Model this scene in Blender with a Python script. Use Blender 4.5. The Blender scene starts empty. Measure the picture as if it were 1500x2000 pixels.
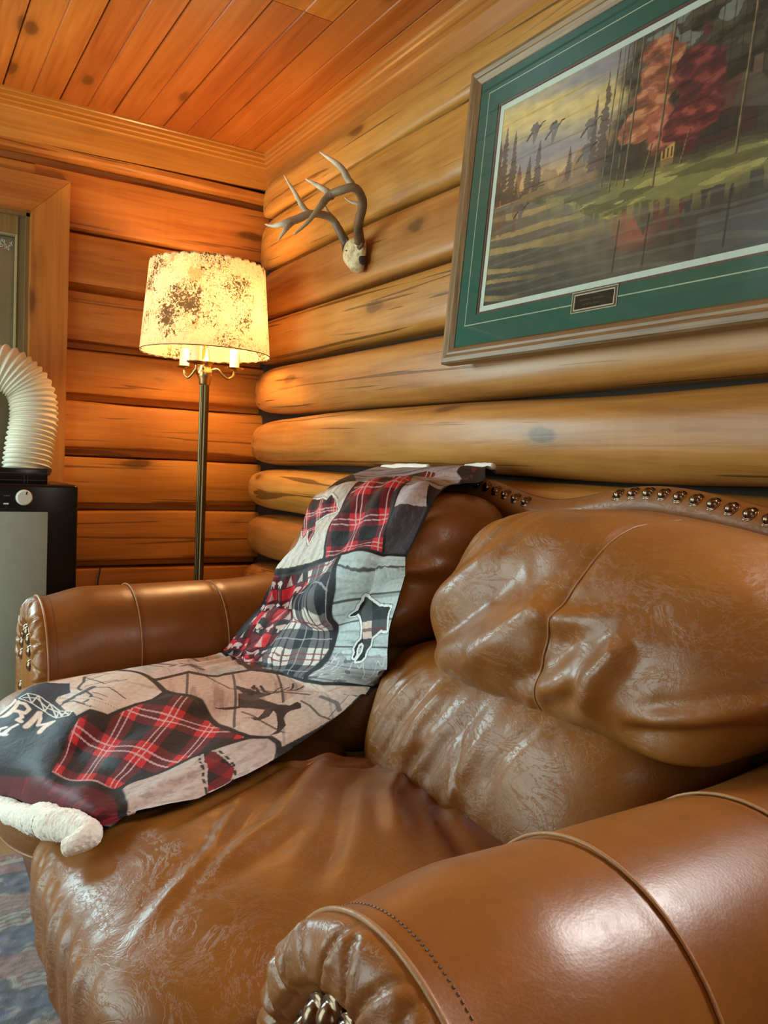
import bpy, math, random
import numpy as np
from mathutils import Vector, Matrix

random.seed(7)
SC = bpy.context.scene
COL = SC.collection
PI = math.pi

# ------------------------------------------------------------------ camera
cam_d = bpy.data.cameras.new('camera')
cam_d.sensor_fit = 'HORIZONTAL'
cam_d.sensor_width = 36.0
cam_d.lens = 36.0 * 1591.0 / 1500.0
cam_d.clip_start = 0.02
cam = bpy.data.objects.new('camera', cam_d)
COL.objects.link(cam)
CAM_X = Vector((0.85230925, -0.52128678, 0.0427672))
CAM_Z = Vector((-0.52297386, -0.85063309, 0.05405253))
CAM_Y = CAM_Z.cross(CAM_X)
rot = Matrix((CAM_X, CAM_Y, CAM_Z)).transposed()
cam.matrix_world = Matrix.Translation((-1.31676, -3.2, 1.0)) @ rot.to_4x4()
SC.camera = cam

# ------------------------------------------------------------------ colour management
SC.view_settings.view_transform = 'Standard'
SC.view_settings.look = 'None'
SC.view_settings.gamma = 1.0
SC.view_settings.use_curve_mapping = False
SC.view_settings.exposure = 0.0

# ------------------------------------------------------------------ daylight outside
world = bpy.data.worlds.new('world')
SC.world = world
world.use_nodes = True
bg = world.node_tree.nodes['Background']
bg.inputs[0].default_value = (0.62, 0.80, 0.86, 1)
bg.inputs[1].default_value = 0.7


def area(name, loc, target, sx, sy, power, col):
    d = bpy.data.lights.new(name, 'AREA')
    d.shape = 'RECTANGLE'
    d.size, d.size_y = sx, sy
    d.energy = power
    d.color = col
    o = bpy.data.objects.new(name, d)
    COL.objects.link(o)
    o.location = loc
    q = (Vector(target) - Vector(loc)).to_track_quat('-Z', 'Y')
    o.rotation_euler = q.to_euler()
    return o


# daylight arriving through the openings of the left wall and the front wall
area('daylight_left', (-3.12, -1.03, 1.07), (0, -1.03, 1.07), 1.86, 1.90, 64, (0.78, 1.0, 0.93))
area('daylight_back', (-1.70, .17, 1.33), (-1.70, -2, 1.33), .80, .92, 40, (0.66, 0.95, 1.0))
area('daylight_front', (-1.75, -4.74, 1.45), (-1.75, 0, 1.45), 1.50, 1.10, 8, (0.95, 1.0, 0.92))
area('arm_highlight_light', (.05, -2.805, 1.684), (-2, -2.805, 1.684), .43, .57, 26, (1.0, 0.98, 0.94))  # lamp added in the unseen right opening to put a highlight on the near arm

# ------------------------------------------------------------------ helpers


def setp(o, **kw):
    for k, v in kw.items():
        if v is not None:
            o[k] = v
    return o


def empty(name, loc, **kw):
    o = bpy.data.objects.new(name, None)
    o.empty_display_size = 0.1
    o.location = loc
    COL.objects.link(o)
    return setp(o, **kw)


def obj(name, V, F, mat, parent=None, smooth=True, col=None, local=False, **kw):
    """V in world coordinates, F list/array of faces (tri, quad or n-gon)."""
    V = np.asarray(V, dtype=np.float64).reshape(-1, 3)
    if parent is not None and not local:
        p = parent
        off = Vector((0, 0, 0))
        while p is not None:
            off += p.location
            p = p.parent
        V = V - np.array(off)
    me = bpy.data.meshes.new(name)
    if isinstance(F, np.ndarray):
        n, k = F.shape
        me.vertices.add(len(V))
        me.vertices.foreach_set('co', V.astype(np.float32).ravel())
        me.loops.add(n * k)
        me.loops.foreach_set('vertex_index', F.astype(np.int32).ravel())
        me.polygons.add(n)
        me.polygons.foreach_set('loop_start', np.arange(0, n * k, k, dtype=np.int32))
        me.update(calc_edges=True)
        me.validate()
    else:
        me.from_pydata(V.tolist(), [], [list(f) for f in F])
    me.update()
    if smooth is True:
        me.shade_smooth()
    elif smooth:
        me.shade_smooth()
        me.set_sharp_from_angle(angle=math.radians(smooth))
    if col is not None:
        a = me.color_attributes.new('Col', 'FLOAT_COLOR', 'POINT')
        c = np.ones((len(V), 4), dtype=np.float32)
        c[:, :3] = col
        a.data.foreach_set('color', c.ravel())
    if mat is not None:
        me.materials.append(mat)
    o = bpy.data.objects.new(name, me)
    COL.objects.link(o)
    if parent is not None:
        o.parent = parent
    return setp(o, **kw)


def share(src, name, parent, loc=(0, 0, 0), rot=None, **kw):
    o = bpy.data.objects.new(name, src.data)
    COL.objects.link(o)
    o.parent = parent
    o.location = loc
    if rot is not None:
        o.rotation_euler = rot
    return setp(o, **kw)


def gridF(nu, nv, cu=False, cv=False, flip=False):
    iu = np.arange(nu if cu else nu - 1)
    iv = np.arange(nv if cv else nv - 1)
    a, b = np.meshgrid(iu, iv, indexing='ij')
    a2, b2 = (a + 1) % nu, (b + 1) % nv
    F = np.stack([a * nv + b, a2 * nv + b, a2 * nv + b2, a * nv + b2], -1).reshape(-1, 4)
    return F[:, ::-1] if flip else F


def boxVF(x0, x1, y0, y1, z0, z1):
    V = [(x, y, z) for x in (x0, x1) for y in (y0, y1) for z in (z0, z1)]
    F = [(0, 1, 3, 2), (4, 6, 7, 5), (0, 4, 5, 1), (2, 3, 7, 6), (0, 2, 6, 4), (1, 5, 7, 3)]
    return V, F


class MB:
    def __init__(s):
        s.V, s.F = [], []

    def add(s, V, F):
        n = len(s.V)
        s.V += [tuple(v) for v in np.asarray(V, float).reshape(-1, 3)]
        s.F += [tuple(int(i) + n for i in f) for f in F]
        return s

    def box(s, *a):
        return s.add(*boxVF(*a))

    def tube(s, P, r, n=10, cap=True, closed=False):
        s.add(*tubeVF(P, r, n, cap, closed))
        return s

    def lathe(s, prof, c, n=24):
        s.add(*latheVF(prof, c, n))
        return s

    def out(s, name, mat, parent=None, smooth=30, **kw):
        return obj(name, s.V, s.F, mat, parent, smooth, **kw)


def tubeVF(P, r, n=10, cap=True, closed=False):
    P = np.asarray(P, float)
    m = len(P)
    r = np.broadcast_to(np.asarray(r, float), (m,))
    if closed:
        T = np.roll(P, -1, 0) - np.roll(P, 1, 0)
    else:
        T = np.gradient(P, axis=0)
    T /= np.linalg.norm(T, axis=1)[:, None] + 1e-12
    ref = np.array([0, 0, 1.0]) if abs(T[0][2]) < 0.9 else np.array([1.0, 0, 0])
    N = np.zeros_like(P)
    nrm = np.cross(T[0], ref)
    nrm /= np.linalg.norm(nrm)
    for i in range(m):
        nrm = nrm - T[i] * (nrm @ T[i])
        nrm /= np.linalg.norm(nrm)
        N[i] = nrm
    B = np.cross(T, N)
    a = np.linspace(0, 2 * PI, n, endpoint=False)
    V = P[:, None] + r[:, None, None] * (N[:, None] * np.cos(a)[None, :, None] + B[:, None] * np.sin(a)[None, :, None])
    F = [tuple(f) for f in gridF(m, n, closed, True)]
    V = V.reshape(-1, 3)
    if cap and not closed:
        F += [tuple(range(n)), tuple(range((m - 1) * n, m * n))[::-1]]
    return V, F


def latheVF(prof, c, n=24):
    prof = np.asarray(prof, float)
    a = np.linspace(0, 2 * PI, n, endpoint=False)
    V = np.stack([c[0] + prof[:, 0:1] * np.cos(a), c[1] + prof[:, 0:1] * np.sin(a), c[2] + np.repeat(prof[:, 1:2], n, 1)], -1).reshape(-1, 3)
    F = [tuple(f) for f in gridF(len(prof), n, False, True, True)]
    return V, F


def catmull(P, n):
    """n samples of a Catmull-Rom curve through P, evenly spread over length."""
    P = np.asarray(P, float)
    Q = np.vstack([2 * P[0] - P[1], P, 2 * P[-1] - P[-2]])
    out = []
    for i in range(1, len(Q) - 2):
        t = np.linspace(0, 1, 40, endpoint=False)[:, None]
        p0, p1, p2, p3 = Q[i - 1], Q[i], Q[i + 1], Q[i + 2]
        out.append(.5 * (2 * p1 + (p2 - p0) * t + (2 * p0 - 5 * p1 + 4 * p2 - p3) * t ** 2 + (3 * p1 - p0 - 3 * p2 + p3) * t ** 3))
    C = np.vstack(out + [P[-1:]])
    return resample(C, n)


def resample(C, n):
    C = np.asarray(C, float)
    d = np.r_[0, np.cumsum(np.linalg.norm(np.diff(C, axis=0), axis=1))]
    s = np.linspace(0, d[-1], n)
    return np.stack([np.interp(s, d, C[:, k]) for k in range(C.shape[1])], -1)


def fbm(P, scale, seed, octv=3, k=10):
    """smooth pseudo-noise of about unit amplitude from random sinusoids"""
    P = np.asarray(P, float)
    rs = np.random.RandomState(seed)
    out = np.zeros(P.shape[:-1])
    for o in range(octv):
        D = rs.normal(size=(k, P.shape[-1]))
        D /= np.linalg.norm(D, axis=1)[:, None]
        ph = rs.uniform(0, 2 * PI, k)
        fr = rs.uniform(.7, 1.3, k)
        out += np.sin(P @ (D * fr[:, None] * scale * 2 ** o).T + ph).sum(-1) / (2 ** o) * math.sqrt(2.0 / k) * .6
    return out


def sstep(a, b, x):
    t = np.clip((np.asarray(x, float) - a) / (b - a), 0, 1)
    return t * t * (3 - 2 * t)


# ------------------------------------------------------------------ materials


class NT:
    def __init__(s, name):
        s.m = bpy.data.materials.new(name)
        s.m.use_nodes = True
        s.t = s.m.node_tree
        s.b = s.t.nodes['Principled BSDF']

    def n(s, typ, **kw):
        nd = s.t.nodes.new(typ)
        for k, v in kw.items():
            if k.startswith('_'):
                setattr(nd, k[1:], v)
            else:
                key = int(k[1:]) if k[0] == 'i' and k[1:].isdigit() else k.replace('_', ' ')
                s.put(nd.inputs[key], v)
        return nd

    def put(s, sock, v):
        if isinstance(v, bpy.types.NodeSocket):
            s.t.links.new(v, sock)
        elif isinstance(v, bpy.types.Node):
            s.t.links.new(v.outputs[0], sock)
        else:
            if sock.type == 'RGBA' and len(v) == 3:
                v = (*v, 1)
            sock.default_value = v

    def set(s, **kw):
        for k, v in kw.items():
            s.put(s.b.inputs[k.replace('_', ' ')], v)
        return s

    def math(s, op, a, b=0.0):
        nd = s.t.nodes.new('ShaderNodeMath')
        nd.operation = op
        s.put(nd.inputs[0], a)
        s.put(nd.inputs[1], b)
        return nd.outputs[0]

    def ramp(s, fac, stops):
        nd = s.t.nodes.new('ShaderNodeValToRGB')
        e = nd.color_ramp.elements
        while len(e) < len(stops):
            e.new(0.5)
        for el, (p, c) in zip(e, stops):
            el.position = p
            el.color = (*c, 1) if len(c) == 3 else c
        s.put(nd.inputs[0], fac)
        return nd.outputs[0]

    def mix(s, fac, a, b, mode='MIX'):
        nd = s.t.nodes.new('ShaderNodeMix')
        nd.data_type = 'RGBA'
        nd.blend_type = mode
        s.put(nd.inputs[0], fac)
        s.put(nd.inputs[6], a)
        s.put(nd.inputs[7], b)
        return nd.outputs[2]

    def coord(s, kind='Object'):
        return s.t.nodes.new('ShaderNodeTexCoord').outputs[kind]

    def bump(s, h, strength, dist=0.01):
        nd = s.n('ShaderNodeBump', Strength=strength, Distance=dist, Height=h)
        return nd.outputs[0]


def wood(name, dark, mid, light, axis, rough=0.42, grain=22.0, along=0.9, knots=0.5, tone=0.25, streak=None, bump=.25, coat=0.0, checks=0.0):
    m = NT(name)
    co = m.coord()
    rnd = m.n('ShaderNodeObjectInfo').outputs['Random']
    off = m.n('ShaderNodeCombineXYZ', X=m.math('MULTIPLY', rnd, 37.0), Y=m.math('MULTIPLY', rnd, 61.0), Z=m.math('MULTIPLY', rnd, 23.0))
    p = m.n('ShaderNodeVectorMath', _operation='ADD', i0=co, i1=off).outputs[0]
    sc = [1.0, 1.0, 1.0]
    sg = [grain] * 3
    sg[axis] = along
    g = m.n('ShaderNodeMapping', Vector=p, Scale=sg)
    n1 = m.n('ShaderNodeTexNoise', Vector=g, Scale=1.0, Detail=5.0, Roughness=.6, Distortion=.8)
    sk = [9.0] * 3
    sk[axis] = 3.2
    kk = m.n('ShaderNodeMapping', Vector=p, Scale=sk)
    kd = m.n('ShaderNodeTexNoise', Vector=kk, Scale=1.3, Detail=2.0)
    kv = m.n('ShaderNodeVectorMath', _operation='ADD', i0=kk, i1=m.n('ShaderNodeVectorMath', _operation='SCALE', i0=kd.outputs[1], Scale=.35).outputs[0]).outputs[0]
    vo = m.n('ShaderNodeTexVoronoi', Vector=kv, Scale=.62)
    kmask = m.ramp(vo.outputs['Distance'], [(0.0, (1, 1, 1)), (0.085, (.9, .9, .9)), (.125, (.25, .25, .25)), (.21, (0, 0, 0))])
    st = [2.2] * 3
    st[axis] = .35
    tn = m.n('ShaderNodeTexNoise', Vector=m.n('ShaderNodeMapping', Vector=p, Scale=st), Scale=1.0, Detail=3.0)
    sf = [grain * 4.5] * 3
    sf[axis] = along * 3.5
    nf = m.n('ShaderNodeTexNoise', Vector=m.n('ShaderNodeMapping', Vector=p, Scale=sf), Scale=1.0, Detail=3.0, Distortion=.5)
    c = m.ramp(m.math('ADD', m.math('MULTIPLY', n1.outputs[0], .68), m.math('MULTIPLY', nf.outputs[0], .32)), [(.34, dark), (.5, mid), (.66, light)])
    c = m.mix(m.math('MULTIPLY', tn.outputs[0], tone * 1.6), c, tuple(v * .52 for v in dark), 'MIX')
    hs = m.n('ShaderNodeHueSaturation', Color=c, Value=m.math('ADD', m.math('MULTIPLY', rnd, .34), .83), Hue=m.math('ADD', m.math('MULTIPLY', rnd, .016), .492))
    c = hs.outputs[0]
    c = m.mix(m.math('MULTIPLY', kmask, knots), c, tuple(v * .16 for v in dark))
    h = m.math('SUBTRACT', n1.outputs[0], m.math('MULTIPLY', kmask, .35))
    if checks > 0:
        cs = [26.0] * 3
        cs[axis] = .8
        cn = m.n('ShaderNodeTexNoise', Vector=m.n('ShaderNodeMapping', Vector=p, Scale=cs), Scale=1.0, Detail=2.0, Distortion=1.5)
        cm = m.ramp(cn.outputs[0], [(.625, (0, 0, 0)), (.67, (1, 1, 1))])
        c = m.mix(m.math('MULTIPLY', cm, checks), c, tuple(v * .22 for v in dark))
        # hand-peeled tool marks: short pale/dark strokes across the grain
        ts = [5.0] * 3
        ts[axis] = 34.0
        tmk = m.n('ShaderNodeTexNoise', Vector=m.n('ShaderNodeMapping', Vector=p, Scale=ts), Scale=1.0, Detail=2.0)
        c = m.mix(m.math('MULTIPLY', m.ramp(tmk.outputs[0], [(.52, (0, 0, 0)), (.75, (1, 1, 1))]), .06), c, tuple(min(1, v * 1.2) for v in light))
        h = m.math('ADD', m.math('SUBTRACT', h, m.math('MULTIPLY', cm, .6)), m.math('MULTIPLY', tmk.outputs[0], .3))
    m.set(Base_Color=c, Roughness=m.math('ADD', m.math('MULTIPLY', n1.outputs[0], .2), rough - .1), Normal=m.bump(h, bump, .004))
    m.set(Specular_IOR_Level=.4)
    if coat:
        m.set(Coat_Weight=coat, Coat_Roughness=.25)
    return m.m


def leather(name, c1, c2, rough=.36, worn=.5, crease=1.0):
    m = NT(name)
    co = m.coord()
    n1 = m.n('ShaderNodeTexNoise', Vector=co, Scale=5.0, Detail=5.0, Roughness=.62, Distortion=.4)
    n2 = m.n('ShaderNodeTexNoise', Vector=co, Scale=26.0, Detail=6.0, Roughness=.7)
    vo = m.n('ShaderNodeTexVoronoi', Vector=co, Scale=330.0)
    wr = m.n('ShaderNodeTexNoise', Vector=m.n('ShaderNodeMapping', Vector=co, Scale=(1, 1.6, 1)), Scale=11.0, Detail=4.0, Roughness=.55, Distortion=1.6)
    sc = m.n('ShaderNodeTexNoise', Vector=m.n('ShaderNodeMapping', Vector=co, Scale=(1.3, 1, 2.2)), Scale=9.0, Detail=8.0, Roughness=.75, Distortion=2.6)
    c = m.ramp(n1.outputs[0], [(.3, c1), (.7, c2)])
    c = m.mix(m.math('MULTIPLY', n2.outputs[0], .28), c, tuple(v * .55 for v in c1))
    sm = m.ramp(sc.outputs[0], [(.485, (0, 0, 0)), (.5, (1, 1, 1)), (.515, (0, 0, 0))])
    c = m.mix(m.math('MULTIPLY', sm, .22 * worn), c, tuple(min(1, v * 1.9) for v in c2))
    h = m.math('ADD', m.math('MULTIPLY', vo.outputs['Distance'], .03), m.math('MULTIPLY', wr.outputs[0], (.06 + .47 * crease)))
    cr_ = m.n('ShaderNodeTexNoise', Vector=m.n('ShaderNodeMapping', Vector=co, Scale=(1.2, 1, .8), Rotation=(.5, .3, .6)), Scale=15.0, Detail=4.0, Roughness=.6, Distortion=1.2)
    cl_ = m.ramp(cr_.outputs[0], [(.47, (0, 0, 0)), (.5, (1, 1, 1)), (.53, (0, 0, 0))])
    cm_ = m.ramp(m.n('ShaderNodeTexNoise', Vector=co, Scale=3.4, Detail=2.0).outputs[0], [(.47, (0, 0, 0)), (.62, (1, 1, 1))])
    h = m.math('ADD', h, m.math('MULTIPLY', m.math('MULTIPLY', cl_, cm_), -.085 * crease))
    h = m.math('ADD', h, m.math('MULTIPLY', sm, -.055 * crease))
    h = m.math('ADD', h, m.math('MULTIPLY', n2.outputs[0], .12))
    m.set(Base_Color=c, Roughness=m.math('ADD', m.math('MULTIPLY', n2.outputs[0], .24), rough - .12), Normal=m.bump(h, .35, .006), Specular_IOR_Level=.55)
    return m.m


def plain(name, c, rough=.5, metal=0.0, **kw):
    m = NT(name)
    n = m.n('ShaderNodeTexNoise', Vector=m.coord(), Scale=30.0, Detail=3.0)
    cc = m.mix(n.outputs[0], tuple(v * .88 for v in c), tuple(min(1, v * 1.1) for v in c))
    m.set(Base_Color=cc, Roughness=rough, Metallic=metal, **kw)
    return m.m


def vcol(name, rough=.8, bumpscale=0.0, sheen=0.0, bstr=.2):
    m = NT(name)
    a = m.n('ShaderNodeAttribute', _attribute_name='Col')
    m.set(Base_Color=a.outputs['Color'], Roughness=rough, Sheen_Weight=sheen)
    if bumpscale:
        n = m.n('ShaderNodeTexNoise', Vector=m.coord(), Scale=bumpscale, Detail=2.0)
        m.set(Normal=m.bump(n.outputs[0], bstr, .002))
    return m.m


M_LOG_R = wood('peeled_log_wood', (.34, .135, .024), (.50, .228, .046), (.60, .305, .075), 1, rough=.42, grain=14, along=1.2, knots=.8, tone=.26, bump=.45, checks=.8, coat=.15)
M_LOG_B = wood('hewn_log_wood', (.35, .115, .016), (.50, .185, .028), (.58, .245, .045), 0, rough=.5, grain=17, along=1.0, knots=.8, tone=.22, bump=.3, checks=.6)
M_CEIL = wood('ceiling_pine', (.33, .085, .012), (.48, .142, .020), (.57, .195, .032), 1, rough=.33, grain=17, along=.9, knots=.75, tone=.3, bump=.1, coat=.25)
M_TRIM = wood('trim_pine', (.34, .118, .019), (.46, .178, .031), (.54, .235, .048), 0, rough=.32, grain=20, along=.8, knots=.6, tone=.18, bump=.08, coat=.25)
M_TRIM_Y = wood('trim_pine_side', (.34, .118, .019), (.46, .178, .031), (.54, .235, .048), 1, rough=.32, grain=20, along=.8, knots=.6, tone=.18, bump=.08, coat=.25)
M_TRIM_Z = wood('casing_pine', (.34, .115, .018), (.46, .175, .030), (.54, .23, .045), 2, rough=.36, grain=18, along=.8, knots=.75, tone=.2, bump=.08, coat=.2)
M_DARK = plain('dark_gap', (.030, .017, .009), .9)
M_FLOORW = wood('floor_oak', (.36, .20, .08), (.48, .29, .13), (.56, .36, .18), 1, rough=.4, grain=26, along=1.2, knots=.3)
M_LEATHER = leather('tan_leather', (.20, .071, .0115), (.305, .120, .021), rough=.35)
M_LEATHER_A = leather('smooth_arm_leather', (.195, .066, .0115), (.28, .104, .020), rough=.34, crease=.08)
M_LEATHER_D = leather('dark_leather', (.085, .030, .012), (.12, .045, .018), rough=.42)
M_SEAM = leather('worn_seam_leather', (.30, .135, .042), (.40, .20, .075), rough=.42)
M_NAIL = plain('antique_nail', (.17, .12, .085), .22, 1.0)

# ------------------------------------------------------------------ room shell
H = 2.269
XL, YF = -3.0, -4.6           # left wall face, front wall face

# floor with oak boards
floor = obj('floor', *boxVF(XL - .3, .3, YF - .3, .35, -.12, -.02), M_DARK, smooth=False, kind='structure')
W = .083
k = 0
x = XL
while x < .1:
    j = random.uniform(.6, 2.4)
    if x < -.7 or True:
        V, F = boxVF(x + .0008, x + W - .0008, YF, .1, -.02, 0.0)
        obj('floor_board', V, F, M_FLOORW, floor, smooth=False)
    x += W

# ceiling: double-beaded pine boards running along the right wall
ceil = obj('ceiling', *boxVF(XL - .3, .3, YF - .3, .35, H + .025, H + .1), M_DARK, smooth=False, kind='structure')
BW = .187


def ceil_board(x0, y0, y1):
    e, g, d = .004, .004, .006
    xm = x0 + BW / 2
    prof = [(x0 + .0012, H + .02), (x0 + .0012, H + d), (x0 + e, H), (xm - g, H), (xm, H + d * .7), (xm + g, H), (x0 + BW - e, H), (x0 + BW - .0012, H + d), (x0 + BW - .0012, H + .02)]
    V = [(px, y, pz) for y in (y0, y1) for px, pz in prof]
    n = len(prof)
    F = [(i, i + 1, n + i + 1, n + i) for i in range(n - 1)] + [tuple(range(n))[::-1], tuple(range(n, 2 * n))]
    obj('ceiling_board', V, F, M_CEIL, ceil, smooth=False)


x = -.042
i = 0
while x > XL - .2:
    cuts = {1: [-1.04, -3.3], 0: [-2.6], 2: [-3.0], 3: [-2.2], 4: [-3.6], 5: [-1.9]}.get(i, [-2.0 - (i * 7 % 5) * .4])
    ys = [.08] + cuts + [YF]
    for a, b_ in zip(ys[:-1], ys[1:]):
        ceil_board(x - BW, b_ + .0012, a - .0012)
    x -= BW
    i += 1
ceil_board(-.042, YF, .08)


# crown mouldings (slanted, with beads near the ceiling)
def crown_profile():
    # (out, z): out = distance into the room from the wall line +.035
    P = [(0.0, H + .004), (0.0, H - .006), (.004, H - .010), (.004, H - .022), (.010, H - .026), (.009, H - .038), (.016, H - .041), (.015, H - .054), (.021, H - .058),
         (.026, H - .085), (.030, H - .118), (.033, H - .135), (.060, H - .135), (.060, H + .004)]
    return P


CP = crown_profile()
n = len(CP)
V = [(XL, o, z - (.075 if 9 < k_ < 13 else .045 if k_ == 9 else 0)) for k_, (o, z) in enumerate(CP)] + [(o, o, z) for o, z in CP]
F = [(i, (i + 1) % n, n + (i + 1) % n, n + i) for i in range(n)] + [tuple(range(n))[::-1], tuple(range(n, 2 * n))]
obj('trim_1', V, F, M_TRIM, smooth=25, kind='structure')
V = [(o, o, z) for o, z in CP] + [(o, YF, z) for o, z in CP]
obj('trim_2', V, F, M_TRIM_Y, smooth=25, kind='structure')

# ---- right wall: peeled round logs running along y
RO = (-3.04, -2.57, 1.384, 1.984)      # unseen opening added beyond the view, sized for the near arm's highlight
wall_r = MB().box(.045, .3, RO[1], .35, 0, H + .1).box(.045, .3, YF - .3, RO[0], 0, H + .1).box(.045, .3, RO[0], RO[1], 0, RO[2]).box(.045, .3, RO[0], RO[1], RO[3], H + .1).out('wall_right', M_DARK, smooth=False, kind='structure')
ZR = [2.126, 1.984, 1.772, 1.572, 1.384, 1.183, .985, .806, .613, .415, .215, .0]
BUL = [.020, .030, .035, .045, .055, .075, .085, .080, .085, .085, .085]     # how far each log stands in front of x = 0
for i in range(len(ZR) - 1):
    zt, zb = ZR[i], ZR[i + 1]
    hz = (zt - zb) / 2 - (.0045 if i < 3 else .0075)
    zc = (zt + zb) / 2
    tap = [.0, -.004, .004, -.003, -.003, .004, .004, .0, 0, 0, 0][i]
    ny, na = 110, 30
    yend = -RO[1] if 1 <= i <= 3 else -YF
    yy = -np.concatenate([np.linspace(0, 1, 40) ** 1.5 * .5, np.linspace(.5, yend, ny - 39)[1:]]) + .02
    th = np.linspace(-1.75, 1.75, na)
    L = .24 if i < 4 else .34
    t = np.clip((yy + L) / (L + .03), 0, 1)
    s = (1 - t ** (2.8 if i < 4 else 2.3)) ** .5
    s = np.maximum(s, .05)
    e = .40 if i < 4 else (.52 if i == 4 else .66)
    c_, s_ = np.cos(th), np.sin(th)
    xc = .035
    ax = xc + BUL[i]
    X = np.sign(c_) * np.abs(c_) ** e * ax
    Z = np.sign(s_) * np.abs(s_) ** (e + .1) * hz
    Pn = np.stack(np.broadcast_arrays(yy[:, None] * 1.3, th[None] * .5, np.full((1, 1), i * 7.0)), -1)
    w = fbm(Pn, 2.2, 40 + i, 2)
    XX = xc - X[None] * s[:, None] * (1 + .07 * w)
    ZZ = zc + tap * (np.abs(yy) / 2.4)[:, None] + Z[None] * (s[:, None] ** .7) * (1 + .022 * w) + .004 * fbm(yy[:, None] + i * 3.1, 3.0, 90 + i, 2)[:, None]
    Vn = np.stack([XX, np.broadcast_to(yy[:, None], XX.shape), ZZ], -1)
    obj('log', Vn, gridF(len(yy), na, flip=True), M_LOG_R, wall_r)
    if 1 <= i <= 3:
        obj('log', *boxVF(-.03, .05, YF, RO[0], zb + .004, zt - .004), M_LOG_R, wall_r, smooth=False)

# ---- back wall: hewn logs with flat faces, a window opening at the left
WX0, WX1, WZ0, WZ1 = -2.15, -.885, .80, 1.865       # clear opening of the window
b = MB()
b.box(XL - .3, WX0, .10, .3, 0, H + .1).box(WX1, .3, .10, .3, 0, H + .1)
b.box(WX0, WX1, .10, .3, 0, WZ0).box(WX0, WX1, .10, .3, WZ1, H + .1)
wall_b = b.out('wall_back', M_DARK, smooth=False, kind='structure')
ZB = [2.124, 2.047, 1.826, 1.611, 1.397, 1.202, .995, .788, .566, .36, .15, 0.0]
YB = .030


def back_log(x0, x1, zt, zb, i):
    nx = max(8, int((x1 - x0) / .03))
    xx = np.linspace(x0, x1, nx)
    lip = .030 if i not in (1,) else .012
    prof = [(.105, zt + .004), (.055, zt - .001), (.012, zt - .004), (.002, zt - .010), (0, zt - .03), (0, zb + lip + .012), (.004, zb + lip + .003), (.012, zb + lip), (.040, zb + lip - .006), (.046, zb + .006), (.060, zb + .001), (.105, zb)]
    n = len(prof)
    V = np.zeros((nx, n, 3))
    for k, (o, z) in enumerate(prof):
        w = fbm(np.stack([xx, np.full(nx, i * 2.0 + k * .12)], -1), 4.5, 11 + i, 3)
        V[:, k, 0] = xx
        V[:, k, 1] = YB + o + (.0035 * w if 1 <= k <= 8 else 0)
        V[:, k, 2] = z + (.0042 * w if 1 <= k <= 8 else 0)
    F = [tuple(f) for f in gridF(nx, n)] + [tuple(range(n))[::-1], tuple(range((nx - 1) * n, nx * n))]
    obj('log', V, F, M_LOG_B, wall_b, smooth=40)


for i in range(len(ZB) - 1):
    zt, zb = ZB[i], ZB[i + 1]
    if zb < WZ1 and zt > WZ0:
        back_log(WX1 + .02, .14, zt, zb, i)
        back_log(XL, WX0 - .02, zt, zb, i + 20)
        if zt > WZ1 + .1:
            back_log(WX0 - .02, WX1 + .02, zt, WZ1 + .02, i + 40)
    else:
        back_log(XL, .14, zt, zb, i)

# ---- left wall and front wall (behind the camera), plain hewn logs with window openings


def side_wall(name, axis, pos, out, a0, a1, op):
    """wall of log courses along one axis with one opening op = (a,b,z0,z1)"""
    mb = MB()

    def bx(p0, p1, q0, q1, z0, z1):
        if axis == 1:
            mb.box(min(p0, p1), max(p0, p1), q0, q1, z0, z1)
        else:
            mb.box(q0, q1, min(p0, p1), max(p0, p1), z0, z1)
    p1 = pos + out * .2
    bx(pos + out * .05, p1, a0, op[0], 0, H + .1)
    bx(pos + out * .05, p1, op[1], a1, 0, H + .1)
    bx(pos + out * .05, p1, op[0], op[1], 0, op[2])
    bx(pos + out * .05, p1, op[0], op[1], op[3], H + .1)
    w = mb.out(name, M_DARK, smooth=False, kind='structure')
    z = 0.0
    while z < H - .05:
        z1 = min(z + .205, H)
        segs = [(a0, a1)]
        if z1 > op[2] and z < op[3]:
            segs = [(a0, op[0]), (op[1], a1)]
        for s0, s1 in segs:
            mb = MB()
            bx(pos, pos + out * .06, s0, s1, z + .012, z1)
            mb.out('log', M_LOG_R if axis == 1 else M_LOG_B, w, smooth=False)
        z += .205
    return w


side_wall('wall_left', 1, XL, -1, YF, .1, (-2.0, -.06, .08, 2.05))
side_wall('wall_front', 0, YF, -1, XL, .1, (-2.55, -.95, .85, 2.05))


def plain_window(name, axis, pos, a0, a1, z0, z1, nm):
    r = empty(name, (pos if axis == 1 else a0, a0 if axis == 1 else pos, z0), kind='structure')

    def bar(nme, q0, q1, zz0, zz1, d0=-.03, d1=.03, mat=M_TRIM_Z):
        if axis == 1:
            obj(nme, *boxVF(pos + d0, pos + d1, q0, q1, zz0, zz1), mat, r, smooth=False)
        else:
            obj(nme, *boxVF(q0, q1, pos + d0, pos + d1, zz0, zz1), mat, r, smooth=False)
    bar('frame_rail', a0, a1, z0, z0 + .07)
    bar('frame_rail', a0, a1, z1 - .07, z1)
    bar('frame_stile', a0, a0 + .07, z0 + .07, z1 - .07)
    bar('frame_stile', a1 - .07, a1, z0 + .07, z1 - .07)
    for k in range(1, nm):
        q = a0 + (a1 - a0) * k / nm
        bar('muntin', q - .025, q + .025, z0 + .07, z1 - .07)
    bar('muntin', a0 + .07, a1 - .07, (z0 + z1) / 2 - .012, (z0 + z1) / 2 + .012)


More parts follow.
